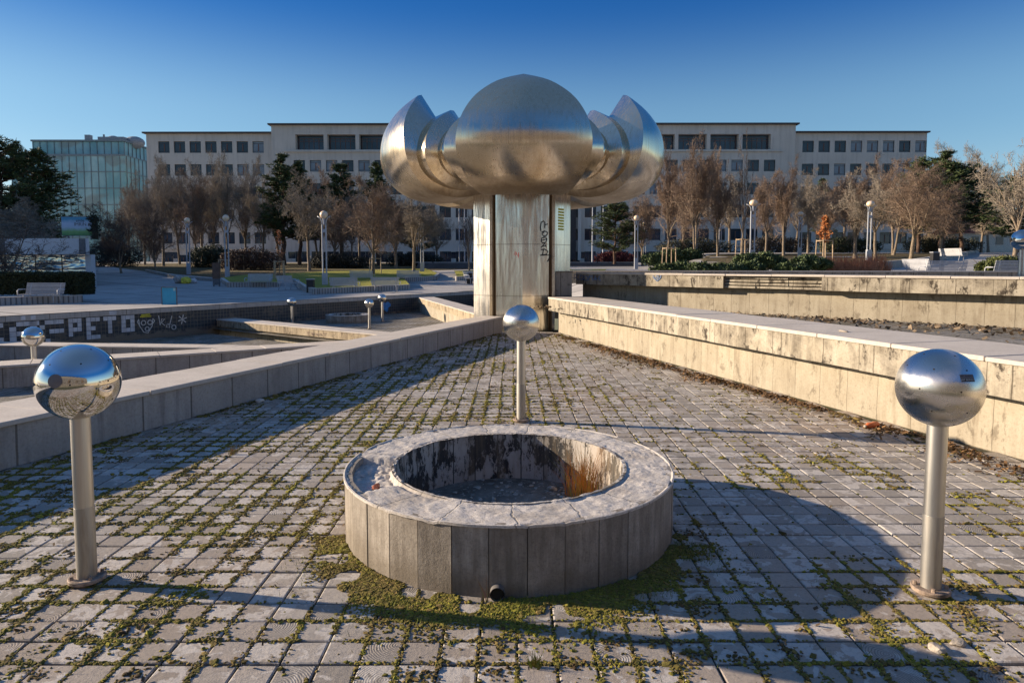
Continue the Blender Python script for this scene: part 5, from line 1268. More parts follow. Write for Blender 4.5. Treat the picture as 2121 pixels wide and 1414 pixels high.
# bags on the plaza
def bag(label, px, Y, sz, mat, seed):
    bm = bmesh.new(); bmesh.ops.create_icosphere(bm, subdivisions=3, radius=1); from mathutils import noise as mn
    for v_ in bm.verts:
        k_ = 1 + .28 * mn.noise(v_.co * 2.1 + Vector((seed, 0, 0))) + .12 * mn.noise(v_.co * 6); v_.co = Vector((v_.co.x * sz[0] * k_, v_.co.y * sz[1] * k_, max(-.75, v_.co.z) * sz[2] * k_))
    me = bpy.data.meshes.new('rubbish_bag'); bm.to_mesh(me); bm.free(); me.materials.append(mat); o = bpy.data.objects.new('rubbish_bag', me); COL.objects.link(o); p_ = foot(px, Y); o.location = p_ + Vector((0, 0, sz[2] * .7)); tag(o, label, 'bag')
bag('grey stuffed bag in the heap on the left plaza', 371, 50.5, (.42, .4, .36), plain('grey_bag', (.30, .29, .28), .6), 1)
bag('yellow bag in the heap on the left plaza', 384, 50.2, (.36, .3, .3), plain('yellow_bag', (.60, .52, .05), .5), 4)
bag('white bag at the right end of the heap', 399, 50.5, (.27, .25, .24), plain('white_bag', (.5, .5, .52), .6), 8)
# flag poles, steps
for i, (px, lab) in enumerate(((1226, 'left flagpole right of the column'), (1248, 'right flagpole right of the column'), (951, 'left flagpole left of the column'), (962, 'right flagpole left of the column'))):
    p_ = foot(px, 92); rt = thing('flagpole', lab + ', before the office building', 'flagpole', p_, 0, 'white flagpoles before the building'); mb = MB(); mb.tube([(0, 0, 0), (0, 0, 9.5)], [.09, .05], 10); mb.build('pole', M['white_panel'], rt, True, sharp=40); mb = MB(); mb.sphere((0, 0, 9.55), .09, 12, 8); mb.build('finial', M['lampgrey'], rt, True)
rt = thing('stairs', 'broad dark stone stairs rising behind the column to the building', 'stairs', (1.5, 72, 1.15))
mb = MB()
for k in range(6): mb.box((0, k * .42 + 1.5, .0 + k * .15), (24, 3, .15 + .0))
mb.build('steps', plain('dark_step_stone', (.10, .095, .10), .85, var=.2, scale=1), rt)
mb = MB(); mb.box((0, 4.6, .88), (25, 3.2, .1)); mb.build('landing', M['plaza'], rt)

# ------------------------------------------------------------------ vegetation
def bark(name, col, var=.4): return plain(name, col, .9, var=var, scale=9, bump=.5)
M['bark'] = bark('grey_brown_bark', (.20, .155, .11)); M['bark_p'] = bark('pine_bark', (.10, .06, .04))
M['twig_red'] = bark('reddish_twigs', (.22, .155, .11)); M['twig_grey'] = bark('grey_twigs', (.25, .21, .165)); M['twig_dark'] = bark('dark_twigs', (.11, .085, .07))
def segs_mesh(name, segs, mat, parent=None, ns=3):
    S = np.array(segs, np.float64); p0, p1, r0, r1 = S[:, :3], S[:, 3:6], S[:, 6], S[:, 7]
    d = p1 - p0; d /= np.maximum(np.linalg.norm(d, axis=1, keepdims=True), 1e-9)
    a = np.where(np.abs(d[:, 2:3]) < .9, np.array([[0, 0, 1.]]), np.array([[1., 0, 0]])); u = np.cross(d, a); u /= np.linalg.norm(u, axis=1, keepdims=True); w = np.cross(d, u)
    V = []
    for p, r in ((p0, r0), (p1, r1)):
        for k in range(ns):
            t = 2 * math.pi * k / ns; V.append(p + (u * math.cos(t) + w * math.sin(t)) * r[:, None])
    V = np.stack(V, 1); N = len(S); base = (np.arange(N) * 2 * ns)[:, None, None]
    F = np.array([[k, (k + 1) % ns, ns + (k + 1) % ns, ns + k] for k in range(ns)])[None] + base
    return mesh_np(name, V.reshape(-1, 3), F.reshape(-1, 4), 4, mat, parent, smooth=ns > 4)
def bare_tree(seed, H=10.0, rad=3.3, fork=.22, lean=.0, upright=.5, dens=1.0, trunks=1, rtr=.17, twr=.0095):
    rg = random.Random(seed); big, small = [], []
    def rnd(): return Vector((rg.gauss(0, 1), rg.gauss(0, 1), rg.gauss(0, 1)))
    def branch(p, d, L, r, lv):
        n_ = 4 if lv < 3 else 3; pts = [p]; r_ = r; st = L / n_
        for i in range(n_):
            d = (d + rnd() * (.12 + .05 * lv) + Vector((0, 0, upright * .13))).normalized()
            q = p + d * st; r2 = max(twr * .6, r_ * (.80 if lv < 3 else .72))
            (big if r_ > .035 else small).append((*p, *q, r_, r2)); p, r_ = q, r2; pts.append(p)
            if lv < 4:
                k_ = {0: 2.15, 1: 2.15, 2: 2.2, 3: 1.9}[lv] * dens
                m_ = int(k_) + (1 if rg.random() < k_ - int(k_) else 0)
                if lv == 0 and i < 1 : m_ = 1
                for _ in range(m_):
                    side = d.cross(rnd()).normalized(); ang = rg.uniform(.45, .95)
                    nd = (d * math.cos(ang) + side * math.sin(ang)).normalized()
                    branch(p.lerp(pts[-2], rg.random()), nd, L * rg.uniform(.42, .66) * (1 - .1 * i), max(twr, r_ * .58), lv + 1)
    for t_ in range(trunks):
        d = Vector((lean + rg.gauss(0, .05) + (t_ * .3 - .15 if trunks > 1 else 0), rg.gauss(0, .05), 1)).normalized(); p = Vector((t_ * .25, 0, 0)); r_ = rtr
        for i in range(4):
            q = p + (d + rnd() * .05).normalized() * H * fork / 4; big.append((*p, *q, r_ * (1.25 if i == 0 else 1), r_ * .95)); p = q; r_ *= .95
        nl = rg.randint(4, 6)
        for k in range(nl):
            a = 2 * math.pi * (k + rg.random() * .6) / nl; tilt = rg.uniform(.18, .75); nd = Vector((math.cos(a) * math.sin(tilt), math.sin(a) * math.sin(tilt), math.cos(tilt)))
            branch(p - Vector((0, 0, rg.uniform(0, H * .05))), nd, H * rg.uniform(.36, .5), r_ * .62, 0 if k < 3 else 1)
        branch(p, d, H * .52, r_ * .75, 0)
    # normalise to H and rad
    A = np.array(big + small); mx = np.percentile(A[:, 5], 97.5); rr = np.percentile(np.hypot(A[:, 3], A[:, 4]), 96)
    kz_, kr = H / mx, rad / rr; A[:, [0, 1, 3, 4]] *= kr; A[:, [2, 5]] *= kz_
    nb_ = len(big); return A[:nb_], A[nb_:]
TREEV = {}
def tree_variant(key, mat, **kw):
    b_, s_ = bare_tree(**kw); rt = thing('bare_tree', 'x', 'tree'); 
    segs_mesh('trunk', b_, M['bark'], rt, 6); segs_mesh('crown', s_, mat, rt, 3); TREEV[key] = [rt, kw.get('H', 10.0), kw.get('rad', 3.3), False]; return rt
tree_variant('r1', M['twig_red'], seed=1, upright=.2); tree_variant('r2', M['twig_red'], seed=2, upright=.8, rad=2.6); tree_variant('r3', M['twig_red'], seed=5, fork=.3, trunks=2)
tree_variant('g1', M['twig_grey'], seed=3, upright=.7, rad=2.8); tree_variant('g2', M['twig_grey'], seed=4, upright=.08, fork=.3); tree_variant('g3', M['twig_grey'], seed=8, fork=.28, lean=.12)
tree_variant('d1', M['twig_dark'], seed=6, fork=.12, upright=.2, rad=4.2, dens=1.05); tree_variant('s1', M['twig_grey'], seed=9, dens=.72, fork=.25, upright=.5, rad=3.6, twr=.014)
tree_variant('s2', M['twig_dark'], seed=12, dens=.62, fork=.2, upright=.5, rad=1.6, rtr=.10)
def place_tree(key, px, Y, top, half_px, label, group='bare winter trees before the building', flip=0, base=None):
    rt, H0, R0, used = TREEV[key]; p_ = foot(px, Y)
    if base is not None: p_.z = base
    zt = at(px, top, Y).z; H_ = zt - p_.z; rad_ = half_px / F_PX * Y
    o = rt if not used else dup(rt, p_); TREEV[key][3] = True
    o.location = p_; o.rotation_euler = (0, 0, random.uniform(0, 6.28)); o.scale = (rad_ / R0, rad_ / R0, H_ / H0); o['label'] = label; o['group'] = group; return o
BT = [('d1', 250, 64, 432, 62, 'dark low many stemmed bare tree right of the kiosk'), ('d1', 322, 66, 425, 50, 'dark leaning bare tree at the left edge of the lawn'),
      ('g1', 300, 86, 368, 38, 'bare tree in front of the glass block corner'), ('g2', 338, 80, 352, 52, 'wide bare tree before the left corner of the office building'), ('g1', 372, 88, 340, 40, 'tall pale bare tree before the left wing, second window column'), ('r1', 405, 80, 362, 48, 'reddish bare tree behind the far left street lamp'),
      ('g1', 440, 90, 338, 40, 'tall bare tree above the second street lamp from the left'), ('g3', 474, 82, 346, 46, 'bare tree with leaning limbs behind the brown information post'), ('g1', 510, 92, 335, 40, 'tall bare tree at the right end of the left wing'), ('g2', 545, 84, 372, 42, 'bare tree just left of the twin pines'),
      ('g2', 640, 68, 372, 62, 'pale bare tree in front of the twin pines behind the tall lamp'), ('r1', 690, 76, 415, 50, 'low reddish bare tree right of the tall lamp'), ('g3', 728, 82, 400, 46, 'bare tree below the middle pine'), ('r1', 772, 58, 378, 76, 'broad reddish bare tree growing inside the wooden stakes'), ('r2', 820, 74, 405, 48, 'reddish bare tree behind the broad staked one'), ('g2', 856, 62, 402, 62, 'bare tree beside the lamp left of the column'), ('g1', 905, 84, 425, 36, 'small bare tree under the left petals'),
      ('s2', 972, 56, 412, 34, 'slim young tree with mossy trunk just left of the column'),
      ('g3', 268, 92, 380, 46, 'hazy bare tree before the right part of the glass block'), ('g2', 420, 96, 352, 56, 'broad hazy bare tree low before the left wing windows'), ('g3', 580, 92, 395, 50, 'bare tree filling the gap below the twin pines'), ('r3', 660, 90, 360, 44, 'forked bare tree behind the tall lamp'), ('g2', 745, 94, 372, 50, 'bare tree behind the middle pine'), ('r1', 1412, 84, 352, 46, 'bare tree behind the tall forked reddish tree'), ('g2', 1510, 90, 372, 56, 'broad hazy bare tree behind the tall thin one'), ('g3', 1645, 92, 372, 52, 'hazy bare tree before the left part of the right wing'), ('g2', 1745, 92, 366, 56, 'broad hazy bare tree before the middle of the right wing'), ('r3', 1850, 70, 352, 52, 'forked reddish tree just left of the largest broad tree'),
      ('r1', 1330, 76, 400, 44, 'bare tree behind the two lamps by the stairs'), ('r2', 1382, 66, 328, 40, 'tall reddish bare tree under the right petals'), ('r3', 1440, 62, 312, 48, 'tall forked reddish tree in the middle of the right lawn'), ('r2', 1486, 66, 338, 36, 'reddish bare tree left of the tall thin one'), ('s2', 1536, 60, 300, 34, 'tall thin bare tree with crooked stem rising above the others'), ('r1', 1585, 78, 362, 46, 'reddish bare tree behind the tall right lamp'), ('r2', 1622, 68, 352, 40, 'reddish bare tree between the two right lamps'), ('g2', 1672, 78, 372, 50, 'bare tree behind the orange leaved young tree'), ('r1', 1715, 84, 392, 40, 'low bare tree before the right wing'),
      ('r2', 1770, 58, 352, 62, 'broad reddish tree behind the right lamp globe'), ('g2', 1812, 54, 366, 62, 'bare tree with spreading pale limbs right of the last lamp'), ('r1', 1886, 50, 342, 84, 'largest broad bare tree with pale trunk on the right lawn'), ('r1', 1945, 66, 378, 62, 'bare tree in front of the dark right pines'), ('g1', 1990, 98, 305, 52, 'tall hazy bare tree rising behind the dark right pines'), ('g1', 2045, 104, 312, 46, 'far bare tree on the skyline right of the pines'), ('g2', 2030, 84, 420, 52, 'low bare tree over the rising path'), ('s1', 2100, 44, 290, 92, 'big open bare tree at the right picture edge')]
for a_ in BT: place_tree(*a_)
for px_i, (tx, ty, k_, hh_) in enumerate([(-34, -29, 'g2', 9), (-22, -32, 'r1', 10), (-9, -30, 'g1', 9), (4, -33, 'r2', 10), (16, -29, 'g2', 9), (29, -31, 'r1', 10), (41, -29, 'g1', 9)]):
    o = dup(TREEV[k_][0], (tx, ty, hgt(tx, ty)), px_i * 1.3, 'bare tree of the row behind the viewer, number %s from the west' % ('one two three four five six seven'.split()[px_i]), 'bare trees behind the viewer', (1.3, 1.3, hh_ / 10))
for key in TREEV:
    if not TREEV[key][3]: 
        rt = TREEV[key][0]
        for c_ in list(rt.children): bpy.data.objects.remove(c_)
        bpy.data.objects.remove(rt)
# pines
n = NT('pine_needles'); a_ = n.n('Attribute', attribute_name='tint'); M['needle'] = n.fin(a_.outputs['Color'], .7)
def pine(seed, H=12.0, rad=3.4, conic=.6):
    rg = np.random.default_rng(seed); py = random.Random(seed); seg, tuf = [], []
    z = 0; p = np.zeros(3)
    nst = 10
    for i in range(nst):
        q = np.array([py.gauss(0, .08), py.gauss(0, .08), H * (i + 1) / nst]); seg.append((*p, *q, .2 * (1 - i / nst) + .03, .2 * (1 - (i + 1) / nst) + .03)); p = q
    for k in range(120):
        t = py.uniform(.22, .99); z0 = t * H
        prof = (1 - t) ** conic * 1.05 * (.65 + .35 * min(1, (t - .15) / .2)) + .06
        L = rad * prof * py.uniform(.55, 1.12); a = py.uniform(0, 6.28); up = py.uniform(-.05, .45) + .4 * t
        d = np.array([math.cos(a), math.sin(a), up]); d /= np.linalg.norm(d); b = np.array([0, 0, z0]); e = b + d * L; e[2] += .15 * L
        mid = (b + e) / 2 - np.array([0, 0, .06 * L]); seg += [(*b, *mid, .05, .035), (*mid, *e, .035, .015)]
        m_ = int(5 + L * 5.5)
        for j in range(m_):
            s_ = py.uniform(.3, 1.05); c_ = b + (e - b) * s_ + np.array([py.gauss(0, .16), py.gauss(0, .16), py.gauss(.04, .12)]) * (.4 + .35 * L); tuf.append((*c_, .6 + .5 * py.random(), py.random()))
    tuf = np.array(tuf); N = len(tuf); K = 15
    c_ = np.repeat(tuf[:, :3], K, 0); d = rg.normal(0, 1, (N * K, 3)); d[:, 2] = np.abs(d[:, 2]) * .9 - .2; d /= np.linalg.norm(d, axis=1, keepdims=True)
    ln = (.30 * np.repeat(tuf[:, 3], K) * rg.uniform(.7, 1.2, N * K))[:, None]; sd = np.cross(d, rg.normal(0, 1, (N * K, 3))); sd /= np.linalg.norm(sd, axis=1, keepdims=True); w = .034
    V = np.stack([c_ - sd * w, c_ + sd * w, c_ + d * ln + sd * w * .4, c_ + d * ln - sd * w * .4], 1)
    t_ = np.repeat(tuf[:, 4], K)[:, None]; col = np.array([.02, .042, .016]) * (1 - t_) + np.array([.09, .12, .035]) * t_; col *= rg.uniform(.7, 1.3, (N * K, 1))
    return seg, V.reshape(-1, 3), np.repeat(np.concatenate([col, np.ones((N * K, 1))], 1)[:, None], 4, 1).reshape(-1, 4)
PV = {}
for key, sd, cn, rd in (('a', 21, .62, 3.2), ('b', 22, .75, 3.0), ('c', 25, .42, 4.2)):
    seg, V, T = pine(sd, 12, rd, cn); rt = thing('pine_tree', 'x', 'pine tree'); segs_mesh('trunk', seg, M['bark_p'], rt, 6)
    mesh_np('crown', V, np.arange(len(V)).reshape(-1, 4), 4, M['needle'], rt, tint=T); PV[key] = [rt, rd, False]
def place_pine(key, px, Y, top, half_px, label):
    rt, R0, used = PV[key]; p_ = foot(px, Y); H_ = at(px, top, Y).z - p_.z; o = rt if not used else dup(rt, p_); PV[key][2] = True
    o.location = p_; o.rotation_euler = (0, 0, random.uniform(0, 6.28)); s_ = 1.3 * half_px / F_PX * Y / R0; o.scale = (s_, s_, H_ / 12); o['label'] = label; o['group'] = 'pines around the square'
for a_ in (('c', 8, 58, 302, 88, 'dark pine at the left picture edge above the kiosk'), ('c', 75, 62, 318, 84, 'dark pine left of the billboard with ragged crown'), ('a', 588, 84, 322, 56, 'left one of the twin pines before the office building'), ('b', 620, 86, 338, 48, 'right one of the twin pines before the office building'), ('a', 708, 86, 342, 50, 'pine in the middle between the twin pines and the column'), ('b', 784, 84, 340, 44, 'pine partly hidden by the left petals'), ('c', 868, 90, 432, 46, 'low dark pine under the left petals'),
            ('c', 1272, 74, 425, 52, 'leaning dark green pine right of the flagpoles'), ('b', 1700, 94, 372, 30, 'small dark pine top before the right wing'), ('c', 1900, 80, 338, 62, 'left one of the dark pines beyond the right lawn'), ('a', 1950, 76, 316, 66, 'tallest dark pine beyond the right lawn'), ('c', 1988, 78, 350, 60, 'right one of the dark pines beyond the right lawn'), ('c', 2100, 70, 372, 66, 'pine behind the big bare tree at the right edge')): place_pine(*a_)
# leaf clouds: bushes, hedge
def cloud(name, label, cat, loc, blobs, n_, size, c0, c1, kind=None, stem=True, group=None, flatk=1.0):
    P, T = [], []
    for (bx_, by_, bz_, rx, ry, rz_) in blobs:
        m_ = int(n_ * rx * ry ** .5 * rz_ ** .5 / sum(b_[3] * b_[4] ** .5 * b_[5] ** .5 for b_ in blobs))
        d = RNG.normal(0, 1, (m_, 3)); d /= np.linalg.norm(d, axis=1, keepdims=True); r = RNG.uniform(.25, 1, (m_, 1)) ** .45 * (1 + .22 * np.sin(d[:, :1] * 5 + bx_) * np.cos(d[:, 1:2] * 6))
        P.append(np.array([bx_, by_, bz_]) + d * r * np.array([rx, ry, rz_])); T.append(RNG.random(m_))
    P = np.concatenate(P); t_ = np.concatenate(T)[:, None]; N = len(P); P[:, 2] = np.maximum(P[:, 2], .02)
    d = RNG.normal(0, 1, (N, 3)); d[:, 2] += .5; d /= np.linalg.norm(d, axis=1, keepdims=True); sd = np.cross(d, RNG.normal(0, 1, (N, 3))); sd /= np.linalg.norm(sd, axis=1, keepdims=True)
    s_ = size * RNG.uniform(.6, 1.4, (N, 1)); V = np.stack([P - sd * s_ * .3, P + sd * s_ * .3, P + d * s_ + sd * s_ * .12, P + d * s_ - sd * s_ * .12], 1)
    col = (np.array(c0) * (1 - t_) + np.array(c1) * t_) * RNG.uniform(.7, 1.3, (N, 1))
    rt = thing(name, label, cat, loc, 0, group)
    mesh_np('foliage', V.reshape(-1, 3), np.arange(N * 4).reshape(-1, 4), 4, M['needle'], rt, tint=np.repeat(np.concatenate([col, np.ones((N, 1))], 1)[:, None], 4, 1).reshape(-1, 4))
    if stem:
        sg = []
        for (bx_, by_, bz_, rx, ry, rz_) in blobs:
            for q in range(5):
                e = np.array([bx_, by_, bz_]) + RNG.normal(0, .5, 3) * np.array([rx, ry, rz_]); sg.append((bx_ * .7, by_ * .7, 0, *e, .03, .012))
        segs_mesh('stems', sg, M['bark'], rt, 4)
    return rt
GJ = 'junipers along the right plaza'
JC0, JC1 = (.03, .055, .018), (.085, .12, .035)
for i, (px, Y, blobs, lab) in enumerate([(1400, 31, [(-.5, 0, .45, .7, .5, .35), (.3, 0, .5, .6, .5, .4), (.9, .1, .4, .5, .5, .3)], 'leftmost spreading juniper on the right plaza'), (1470, 30.5, [(-.5, 0, .5, .6, .5, .35), (.4, 0, .45, .8, .5, .35)], 'second spreading juniper from the left on the right plaza'), (1535, 31, [(-.4, 0, .45, .7, .5, .32), (.5, .2, .55, .6, .5, .35)], 'third spreading juniper, under the tall lamp'),
        (1570, 34, [(-.6, 0, .75, .7, .6, .45), (.3, 0, .85, .8, .6, .4), (1.0, 0, .7, .5, .5, .35)], 'taller juniper behind the others under the tall lamp'), (1638, 31, [(-.2, 0, .45, .55, .5, .38), (.35, 0, .5, .4, .4, .3)], 'round juniper left of the reddish shrubs'), (1685, 32.5, [(-.3, 0, .8, .7, .5, .32), (.4, .1, .7, .5, .4, .28)], 'dark flat topped juniper beside the reddish shrubs')]):
    p_ = foot(px, Y); cloud('juniper_bush', lab, 'bush', p_, blobs, 9000, .10, JC0, JC1, group=GJ)
p_ = foot(2075, 33); cloud('juniper_bush', 'rounded yellow green juniper by the post at the right edge', 'bush', p_, [(-.7, 0, .45, .6, .5, .4), (0, 0, .62, .9, .6, .45), (.6, .1, .6, .6, .5, .4)], 9000, .10, (.05, .07, .015), (.13, .14, .03), group=GJ)
p_ = foot(1380, 62); cloud('juniper_bush', 'juniper clump on the bank beside the stairs', 'bush', p_, [(-1.2, 0, .6, 1.2, .8, .6), (.6, 0, .9, 1.4, .9, .7), (2.2, 0, 1, 1.2, .8, .6)], 7000, .16, JC0, JC1, group=GJ)
RC0, RC1 = (.20, .09, .045), (.40, .20, .10)
for px, Y, w_, lab in ((1728, 33, 1.0, 'left clump of pinkish bare shrubs'), (1775, 33, 1.2, 'right clump of pinkish bare shrubs below the lamp'), (1815, 34, .7, 'small clump of pinkish bare shrubs at the kerb wall')):
    p_ = foot(px, Y); sg = []
    for q in range(1100):
        a = RNG.uniform(0, 6.28); r = RNG.uniform(0, 1) ** .5 * w_; x_, y_ = r * math.cos(a), r * math.sin(a) * .6; h_ = RNG.uniform(.5, 1.3) * (1 - .4 * (r / w_) ** 2); sg.append((x_, y_, 0, x_ + RNG.normal(0, .14), y_ + RNG.normal(0, .14), h_, .008, .004))
    rt = thing('bare_shrub', lab, 'shrub', p_, 0, 'pinkish bare shrubs'); segs_mesh('twigs', sg, plain('pink_twigs', (.34, .17, .095), .9, var=.4, scale=5), rt, 3)
for px, Y, w_, h_, c_, lab in ((520, 70, 3.2, 2.3, (.10, .06, .04), 'dark red brown thicket behind the staked saplings'), (440, 76, 2.6, 2.6, (.05, .06, .03), 'dark evergreen thicket behind the second lamp'), (705, 74, 3.5, 1.6, (.035, .035, .025), 'dark low thicket under the middle pine'), (860, 80, 3.5, 1.6, (.035, .035, .025), 'dark low thicket by the lamps left of the column'), (1275, 82, 2.6, 1.7, (.17, .04, .035), 'deep red thicket by the flagpoles'), (1440, 84, 5, 2.0, (.05, .05, .025), 'dark thicket behind the middle right trees'), (1610, 88, 5, 2.2, (.06, .045, .03), 'brown thicket before the right wing'), (1760, 84, 4, 2.0, (.04, .05, .02), 'green thicket behind the broad reddish tree'), (1950, 84, 5, 2.2, (.05, .05, .02), 'dark thicket under the right pines'), (235, 78, 3.5, 3.0, (.03, .035, .03), 'dark thicket at the left back of the plaza')):
    p_ = foot(px, Y); cloud('thicket', lab, 'shrub', p_, [(-w_ * .5, 0, h_ * .42, w_ * .55, 1, h_ * .5), (0, .3, h_ * .5, w_ * .6, 1, h_ * .55), (w_ * .5, 0, h_ * .4, w_ * .5, 1, h_ * .45)], 7000, .16, tuple(k_ * .6 for k_ in c_), tuple(k_ * 1.4 for k_ in c_))
# clipped hedge
hx0, hx1 = at(-60, 600, 31.5).x, at(159, 600, 31.5).x; hw = hx1 - hx0
rt = thing('clipped_hedge', 'dark clipped box hedge behind the left bench', 'hedge', ((hx0 + hx1) / 2, 32.2, .30))
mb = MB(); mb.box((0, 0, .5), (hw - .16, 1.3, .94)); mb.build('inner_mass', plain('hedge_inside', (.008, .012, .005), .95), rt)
N = 16000; f_ = RNG.integers(0, 3, N); P = np.stack([RNG.uniform(-hw / 2, hw / 2, N), RNG.uniform(-.72, .72, N), RNG.uniform(0, 1.03, N)], 1)
P[f_ == 0, 1] = -.70 + RNG.normal(0, .03, (f_ == 0).sum()); P[f_ == 1, 2] = 1.02 + RNG.normal(0, .035, (f_ == 1).sum()); P[f_ == 2, 0] = hw / 2 - .05 + RNG.normal(0, .03, (f_ == 2).sum())
d = RNG.normal(0, 1, (N, 3)); d /= np.linalg.norm(d, axis=1, keepdims=True); sd = np.cross(d, RNG.normal(0, 1, (N, 3))); sd /= np.linalg.norm(sd, axis=1, keepdims=True); s_ = .055
V = np.stack([P - sd * s_ * .5, P + d * s_, P + sd * s_ * .5, P - d * s_ * .6], 1); t_ = RNG.random((N, 1)); col = np.array([.012, .02, .006]) * (1 - t_) + np.array([.04, .052, .014]) * t_
mesh_np('foliage', V.reshape(-1, 3), np.arange(N * 4).reshape(-1, 4), 4, M['needle'], rt, tint=np.repeat(np.concatenate([col, np.ones((N, 1))], 1)[:, None], 4, 1).reshape(-1, 4))
# big leafless shrub in front of the kiosk at the picture edge
b_, s_ = bare_tree(31, H=4.2, rad=3.6, fork=.10, upright=.1, trunks=2, rtr=.10, dens=.62, twr=.010)
p_ = foot(-12, 40); rt = thing('bare_tree', 'low dark bare tree reaching over the kiosk at the left edge', 'tree', p_, .6); segs_mesh('trunk', b_, M['bark'], rt, 5); segs_mesh('crown', s_, M['twig_dark'], rt, 3)
b_, s_ = bare_tree(33, H=5.0, rad=3.4, fork=.10, upright=.2, rtr=.14, dens=1.12, twr=.012)
p_ = foot(45, 55); rt = thing('bare_tree', 'dense grey bare tree behind the kiosk roof', 'tree', Vector((p_.x, p_.y, p_.z + 1.0)), .6); segs_mesh('trunk', b_, M['bark'], rt, 5); segs_mesh('crown', s_, M['twig_grey'], rt, 3)
# dark twisted figure-like ornamental tree beside the billboard
p_ = at(196, 487, 48); rt = thing('ornament_tree', 'dark twisted ornamental tree shape beside the billboard on the kiosk roof', 'ornament', p_)
mb = MB(); mb.tube([(0, 0, -.3), (.05, 0, .3), (-.05, .0, .7), (.08, 0, 1.05), (.0, 0, 1.4)], [.22, .2, .16, .16, .05], 10); mb.tube([(0, 0, .95), (-.35, 0, 1.2), (-.62, 0, 1.15)], [.09, .07, .03], 8); mb.tube([(0, 0, .35), (-.4, 0, .3), (-.6, 0, .42)], [.09, .07, .03], 8); mb.build('stem', bark('dark_stem', (.03, .028, .02)), rt, True)
V = []; N = 900; P = np.concatenate([RNG.normal(0, 1, (N // 2, 3)) * np.array([.18, .15, .22]) + np.array([0, 0, 1.15]), RNG.normal(0, 1, (N // 2, 3)) * np.array([.2, .15, .3]) + np.array([0.02, 0, .5])]); d = RNG.normal(0, 1, (N, 3)); sd = RNG.normal(0, 1, (N, 3)); V = np.stack([P, P + d * .05, P + (d + sd) * .05, P + sd * .05], 1)
mesh_np('leaves', V.reshape(-1, 3), np.arange(N * 4).reshape(-1, 4), 4, M['needle'], rt, tint=np.tile([.012, .02, .012, 1], (N * 4, 1)))
# staked saplings
M['stake'] = plain('pale_stake_wood', (.42, .31, .20), .8)
def stakes(label, px, Y, h_, w_=.9):
    p_ = foot(px, Y); rt = thing('tree_stakes', label, 'tree support', p_, .2)
    for sx_, sy_ in ((-1, -1), (1, -1), (1, 1), (-1, 1)):
        mb = MB(); mb.tube([(sx_ * w_ / 2, sy_ * w_ / 2, 0), (sx_ * w_ / 2 * .92, sy_ * w_ / 2 * .92, h_)], .04, 7); mb.build('stake', M['stake'], rt, True, sharp=40)
    mb = MB()
    for a_, b_ in (((-1, -1), (1, -1)), ((1, -1), (1, 1)), ((1, 1), (-1, 1)), ((-1, 1), (-1, -1))): mb.tube([(a_[0] * w_ / 2 * .92, a_[1] * w_ / 2 * .92, h_ - .08), (b_[0] * w_ / 2 * .92, b_[1] * w_ / 2 * .92, h_ - .08)], .035, 6)
    mb.build('rail', M['stake'], rt, True)
stakes('wooden stakes round the broad reddish tree', 777, 58, 1.7, 1.0); stakes('thin wooden stakes round the sapling with few leaves', 578, 51, 1.7, .7); stakes('wooden stakes next to the second lamp', 462, 60, 1.5, .7); stakes('far wooden stakes on the left lawn', 497, 70, 1.6, .9); stakes('wooden stakes round the orange leaved sapling', 1706, 47, 1.6, .8); stakes('wooden stakes left of the junipers', 1385, 52, 1.6, .8); stakes('wooden stakes beside the tall right lamp', 1538, 50, 1.7, .8)
def sapling(label, px, Y, top, n_, cols, half):
    p_ = foot(px, Y); H_ = at(px, top, Y).z - p_.z; rt = thing('sapling', label, 'young tree', p_); sg = [(0, 0, 0, .02, 0, H_ * .5, .035, .03), (.02, 0, H_ * .5, 0, 0, H_, .03, .01)]; ends = []
    for q in range(46):
        z_ = H_ * RNG.uniform(.42, .98); a = RNG.uniform(0, 6.28); L = half * (1.15 - z_ / H_) * 1.7 * RNG.uniform(.5, 1); e = (L * math.cos(a), L * math.sin(a), z_ + L * 1.1); sg.append((0, 0, z_, *e, .012, .005)); ends.append((z_, e))
    segs_mesh('trunk', sg, M['bark'], rt, 5); P = []
    for q in range(n_):
        z_, e = ends[RNG.integers(0, len(ends))]; t = RNG.uniform(.2, 1.05); P.append((e[0] * t + RNG.normal(0, .06), e[1] * t + RNG.normal(0, .06), z_ + (e[2] - z_) * t + RNG.normal(0, .06)))
    P = np.array(P); N = len(P); d = RNG.normal(0, 1, (N, 3)); d /= np.linalg.norm(d, axis=1, keepdims=True); sd = np.cross(d, RNG.normal(0, 1, (N, 3))); sd /= np.linalg.norm(sd, axis=1, keepdims=True); s_ = .08
    V = np.stack([P - d * s_, P - sd * s_ * .6, P + d * s_, P + sd * s_ * .6], 1); col = np.array(cols) * RNG.uniform(.6, 1.4, (N, 1))
    mesh_np('leaves', V.reshape(-1, 3), np.arange(N * 4).reshape(-1, 4), 4, M['leaf'], rt, tint=np.repeat(np.concatenate([col, np.ones((N, 1))], 1)[:, None], 4, 1).reshape(-1, 4))
sapling('sapling with bright orange dead leaves between the right lamps', 1706, 47, 450, 900, (.42, .16, .05), .42); sapling('sapling with few brown leaves inside thin stakes', 578, 51, 476, 260, (.30, .13, .06), .38)
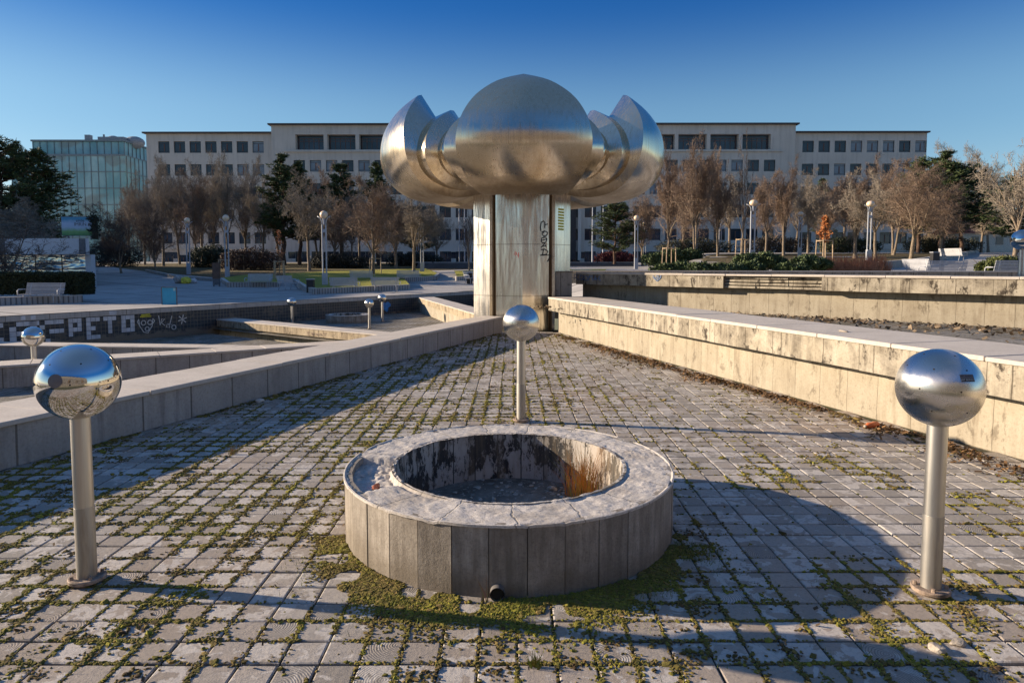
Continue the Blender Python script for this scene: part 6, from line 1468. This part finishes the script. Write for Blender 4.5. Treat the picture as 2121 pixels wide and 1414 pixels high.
# far right things
rt = thing('small_house', 'distant small house with a red roof beyond the rising path', 'house', (78, 112, hgt(78, 112)))
mb = MB(); mb.box((0, 0, 1.6), (9, 7, 3.2)); mb.build('wall', plain('house_plaster', (.6, .52, .42), .8), rt); mb = MB(); mb.add([(-5, -4, 3.1), (5, -4, 3.1), (5, 4, 3.1), (-5, 4, 3.1), (-5, 0, 5.6), (5, 0, 5.6)], [(0, 1, 5, 4), (2, 3, 4, 5), (1, 2, 5), (3, 0, 4), (0, 3, 2, 1)]); mb.build('roof', plain('red_tiles', (.33, .09, .05), .8), rt)
for x_ in (-2.4, 1.6): mb = MB(); mb.box((x_, -3.53, 1.9), (1.2, .08, 1.3)); mb.build('window', M['glass_dark'], rt)
rt = thing('building_mass', 'far pale flat roofed block glimpsed between the right hand trees', 'building', (112, 165, hgt(112, 165)))
mb = MB(); mb.box((0, 0, 4.5), (60, 12, 9)); mb.build('wall', M['render'], rt); mb = MB(); mb.box((0, 0, 9.15), (61, 13, .3)); mb.build('roof', M['roofmetal'], rt)
mb = MB()
for q in range(16):
    for k in range(2): mb.box((-27 + q * 3.6, -6.03, 2.4 + k * 3.6), (1.7, .06, 1.7))
mb.build('windows', M['glass_dark'], rt)
for px, w_, h_, lab in ((1990, 9, 4.5, 'far brown thicket at the end of the right path'), (2110, 9, 5, 'far olive thicket behind the play tower')):
    p_ = foot(px, 128); cloud('thicket', lab, 'shrub', p_, [(-w_ * .5, 0, h_ * .42, w_ * .55, 2, h_ * .5), (0, .3, h_ * .5, w_ * .6, 2, h_ * .55), (w_ * .5, 0, h_ * .4, w_ * .5, 2, h_ * .45)], 9000, .30, (.05, .045, .02), (.14, .11, .05))
p_ = foot(2065, 112); rt = thing('play_tower', 'blue and orange play tower at the top of the rising path', 'play tower', p_)
mb = MB(); mb.box((-.4, 0, 1.5), (.9, .9, 3.0)); mb.build('blue_panel', plain('blue_paint', (.03, .10, .42), .5), rt); mb = MB(); mb.box((.5, -.1, 2.1), (.8, .8, 1.7)); mb.box((.5, -.1, 3.05), (.95, .95, .1)); mb.build('orange_panel', plain('orange_paint', (.75, .18, .03), .5), rt); mb = MB(); mb.box((.5, -.52, 2.0), (.3, .06, .9)); mb.build('opening', M['dark'], rt)
